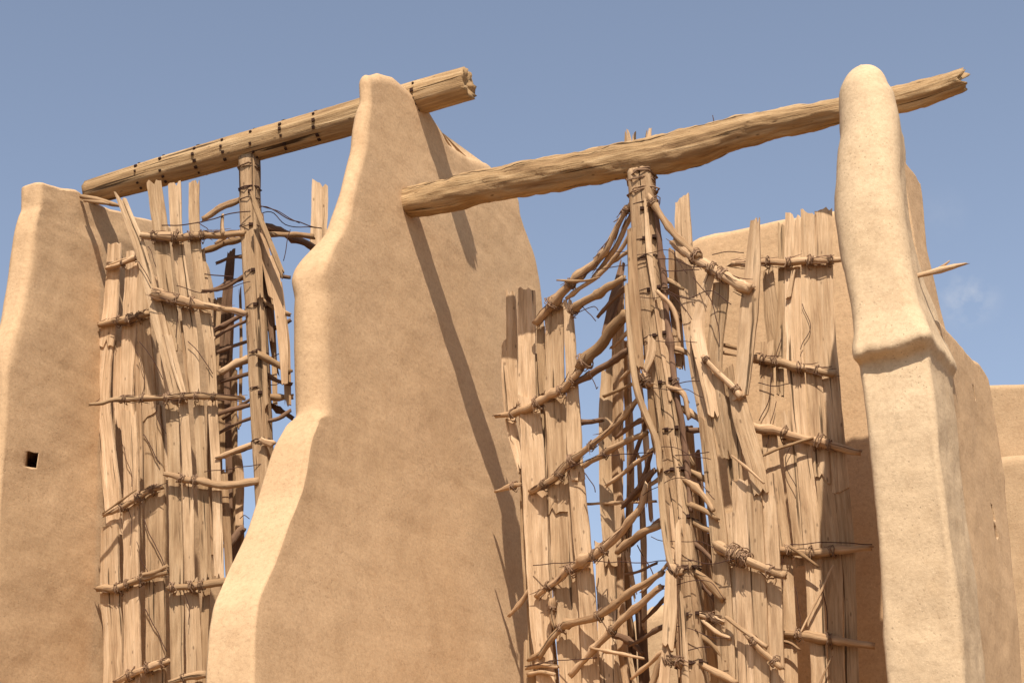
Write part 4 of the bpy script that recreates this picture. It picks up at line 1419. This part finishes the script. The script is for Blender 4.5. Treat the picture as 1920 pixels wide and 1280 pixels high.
S([(195, 966), (240, 945), (275, 922), (306, 912)], [8, 11, 12, 8], 0.06, wraps=(0.35, 0.6, 0.85), bundle=10, name='bar')
S([(192, 962), (225, 940), (255, 918)], [3, 4, 3], 0.09, name='twig')
S([(182, 1105), (220, 1100), (265, 1085), (314, 1072)], [11, 13, 13, 10], 0.06, wraps=(0.3, 0.45, 0.65), bundle=10, name='bar')
S([(262, 1078), (290, 1072), (314, 1060)], [6, 8, 7], 0.08, name='twig')
S([(216, 1278), (250, 1262), (290, 1248), (318, 1238)], [12, 13, 13, 11], 0.06, wraps=(0.3, 0.6, 0.9), bundle=10, name='bar')
B_ = lambda pts, wv, off=0.07, **k: S(pts, wv, off, P1B, **k)
B_([(263, 439), (320, 445), (380, 441), (459, 437)], [13, 15, 13, 10], 0.07, wraps=(0.15, 0.35, 0.5, 0.62), bundle=40)
B_([(284, 547), (330, 560), (400, 576), (464, 586)], [20, 18, 12, 9], 0.09, wraps=(0.3, 0.45), bundle=46)
B_([(168, 758), (190, 756), (215, 748), (300, 746), (365, 742), (459, 747)], [6, 10, 9, 10, 10, 9], 0.09, wraps=(0.25, 0.35, 0.5, 0.6, 0.7, 0.8), bundle=30, name='bar')
B_([(307, 888), (345, 897), (374, 901), (413, 909), (450, 908), (485, 900)], [9, 13, 12, 14, 15, 14], 0.08, wraps=(0.2, 0.35))
B_([(314, 1102), (350, 1098), (390, 1096), (430, 1088)], [9, 13, 15, 14], 0.07, wraps=(0.15, 0.4, 0.6))
B_([(316, 1278), (350, 1268), (386, 1264)], [9, 13, 13], 0.07, wraps=(0.4,))
B_([(380, 411), (417, 388), (456, 372)], [10, 13, 11], -0.05)
B_([(379, 472), (415, 460), (452, 447)], [10, 12, 11], -0.08, mat=BRANCH)
B_([(398, 622), (430, 604), (458, 588)], [8, 9, 8], -0.1, mat=BARK_AND_SHADE)
B_([(410, 700), (440, 682), (479, 666)], [12, 14, 12], -0.02, mat=BRANCH)
B_([(400, 780), (440, 766), (476, 756)], [8, 9, 8], -0.06, mat=BARK_AND_SHADE)
B_([(408, 858), (445, 842), (486, 827)], [8, 10, 9], 0.03)
B_([(420, 1030), (440, 1010), (458, 990)], [14, 16, 14], -0.1, mat=BARK_AND_SHADE)
B_([(380, 545), (420, 540), (462, 515)], [5, 6, 7], 0.03, mat=BARK_AND_SHADE)
B_([(418, 402), (417, 420), (417, 442)], [5, 7, 7], 0.09, name='splint')
G_ = lambda pts, wv, off=0.0, **k: S(pts, wv, off, F1, **k)
G_([(500, 440), (545, 439), (590, 443)], [9, 10, 11], -0.1)
G_([(500, 424), (545, 441), (594, 468)], [12, 15, 13], -0.25, mat=BARK_AND_SHADE)
G_([(484, 662), (510, 676), (545, 698)], [10, 12, 12], 0.15)
G_([(500, 755), (525, 770), (550, 785)], [8, 9, 9], -0.1, mat=BARK_AND_SHADE)
G_([(490, 740), (520, 745), (550, 744)], [9, 11, 10], 0.0, mat=BRANCH)
G_([(488, 822), (502, 830), (512, 834)], [8, 14, 15], 0.16)
W1 = lambda pl, pts, off=0.1, **k: wire(r1, pl, pts, off, **k)
W1(P1B, [(303, 424), (350, 421), (399, 410), (440, 400), (470, 396)], 0.11, r=0.005)
W1(P1B, [(370, 416), (385, 424), (392, 432)], 0.11)
W1(F1, [(474, 396), (500, 388), (545, 412), (604, 428)], 0.05, r=0.005)
W1(F1, [(480, 402), (510, 398), (540, 422), (592, 426)], 0.02, r=0.004)
W1(F1, [(486, 384), (520, 396), (560, 418)], 0.04, r=0.004)
W1(F1, [(545, 430), (540, 450), (532, 488)], 0.0)
W1(P1B, [(382, 514), (410, 516), (438, 520)], 0.0, r=0.005)
W1(P1B, [(330, 536), (380, 548), (430, 540), (470, 528)], 0.1)
W1(P1B, [(382, 884), (430, 878), (505, 868)], 0.1)
W1(P1A, [(270, 972), (290, 1020), (310, 1062)], 0.03, r=0.004)
W1(P1A, [(272, 1140), (292, 1180), (312, 1220)], 0.03, r=0.004)
W1(P1A, [(270, 815), (285, 840), (300, 870)], 0.03, r=0.004)
W1(P1B, [(260, 490), (275, 515), (284, 530)], 0.07)
W1(P1B, [(262, 640), (285, 670), (305, 710)], 0.07)
W1(P1B, [(352, 640), (372, 660), (398, 700)], 0.05)
W1(P1B, [(310, 740), (360, 736), (440, 742)], 0.11)
W1(F1, [(498, 672), (515, 668), (530, 662)], 0.0)
W1(F1, [(500, 722), (518, 720), (534, 712)], 0.0)
W1(P1B, [(450, 970), (458, 966), (468, 972)], 0.0)

# lesser branches of the left rotor
def post1_x(y):
    return float(np.interp(y, [296, 400, 520, 640, 760, 860, 1000, 1280], [468, 470, 476, 483, 489, 494, 500, 508]))
for q in range(9):
    y = 430 + q * 52 + rt.uniform(-16, 16)
    x = post1_x(y) - 12
    dx, dy = rt.uniform(45, 85), rt.uniform(8, 45)
    stick(r1, P1B, [(x, y), (x - dx * 0.5, y + dy * 0.4 + rt.uniform(-4, 4)), (x - dx, y + dy)], [6, rt.uniform(5, 9), 6], rt.uniform(-0.18, -0.04), mat=rt.choice([BARK_AND_SHADE, BARK_AND_SHADE, BRANCH]))
for q in range(7):
    x = 398 + rt.uniform(0, 54)
    y = rt.uniform(500, 900)
    plank(r1, P1C, [(x, y), (x + rt.uniform(-6, 8), y + 120), (x + rt.uniform(-8, 14), y + rt.uniform(200, 300))], [7, rt.uniform(9, 16), 8], rt.uniform(-0.4, 0.05), mat=BRANCH, turn=rt.uniform(-45, 45), name='slat')
for pts, wv, o_, m_ in (([(490, 400), (500, 520), (510, 640)], [8, 10, 8], 0.02, BARK_AND_SHADE), ([(502, 500), (512, 620), (516, 760)], [8, 10, 9], -0.1, BRANCH), ([(524, 530), (536, 640), (540, 760)], [10, 14, 12], 0.05, BRANCH),
                        ([(496, 600), (504, 720), (506, 820)], [8, 9, 7], -0.06, BARK_AND_SHADE), ([(478, 440), (492, 600), (500, 760)], [6, 8, 7], 0.13, POLEW)):
    plank(r1, F1, pts, wv, o_, mat=m_, name='slat')  # the dark ones paint the shaded right side of the post
for (x0, y0, x1, y1) in ((490, 560, 545, 590), (492, 620, 545, 600), (496, 700, 548, 720), (500, 790, 545, 770), (484, 505, 545, 520)):
    stick(r1, F1, [(x0, y0), ((x0 + x1) / 2, (y0 + y1) / 2 + 4), (x1, y1)], [7, 8, 7], rt.uniform(-0.1, 0.1), mat=rt.choice([BRANCH, BARK_AND_SHADE]))
for q in range(8):
    y = 480 + q * 90 + rt.uniform(-20, 20)
    x = rt.uniform(210, 380)
    W1(P1B if x > 300 else P1A, [(x, y), (x + rt.uniform(-5, 20), y + 40), (x + rt.uniform(0, 36), y + 80)], 0.05, r=0.0028, slack=0.02)
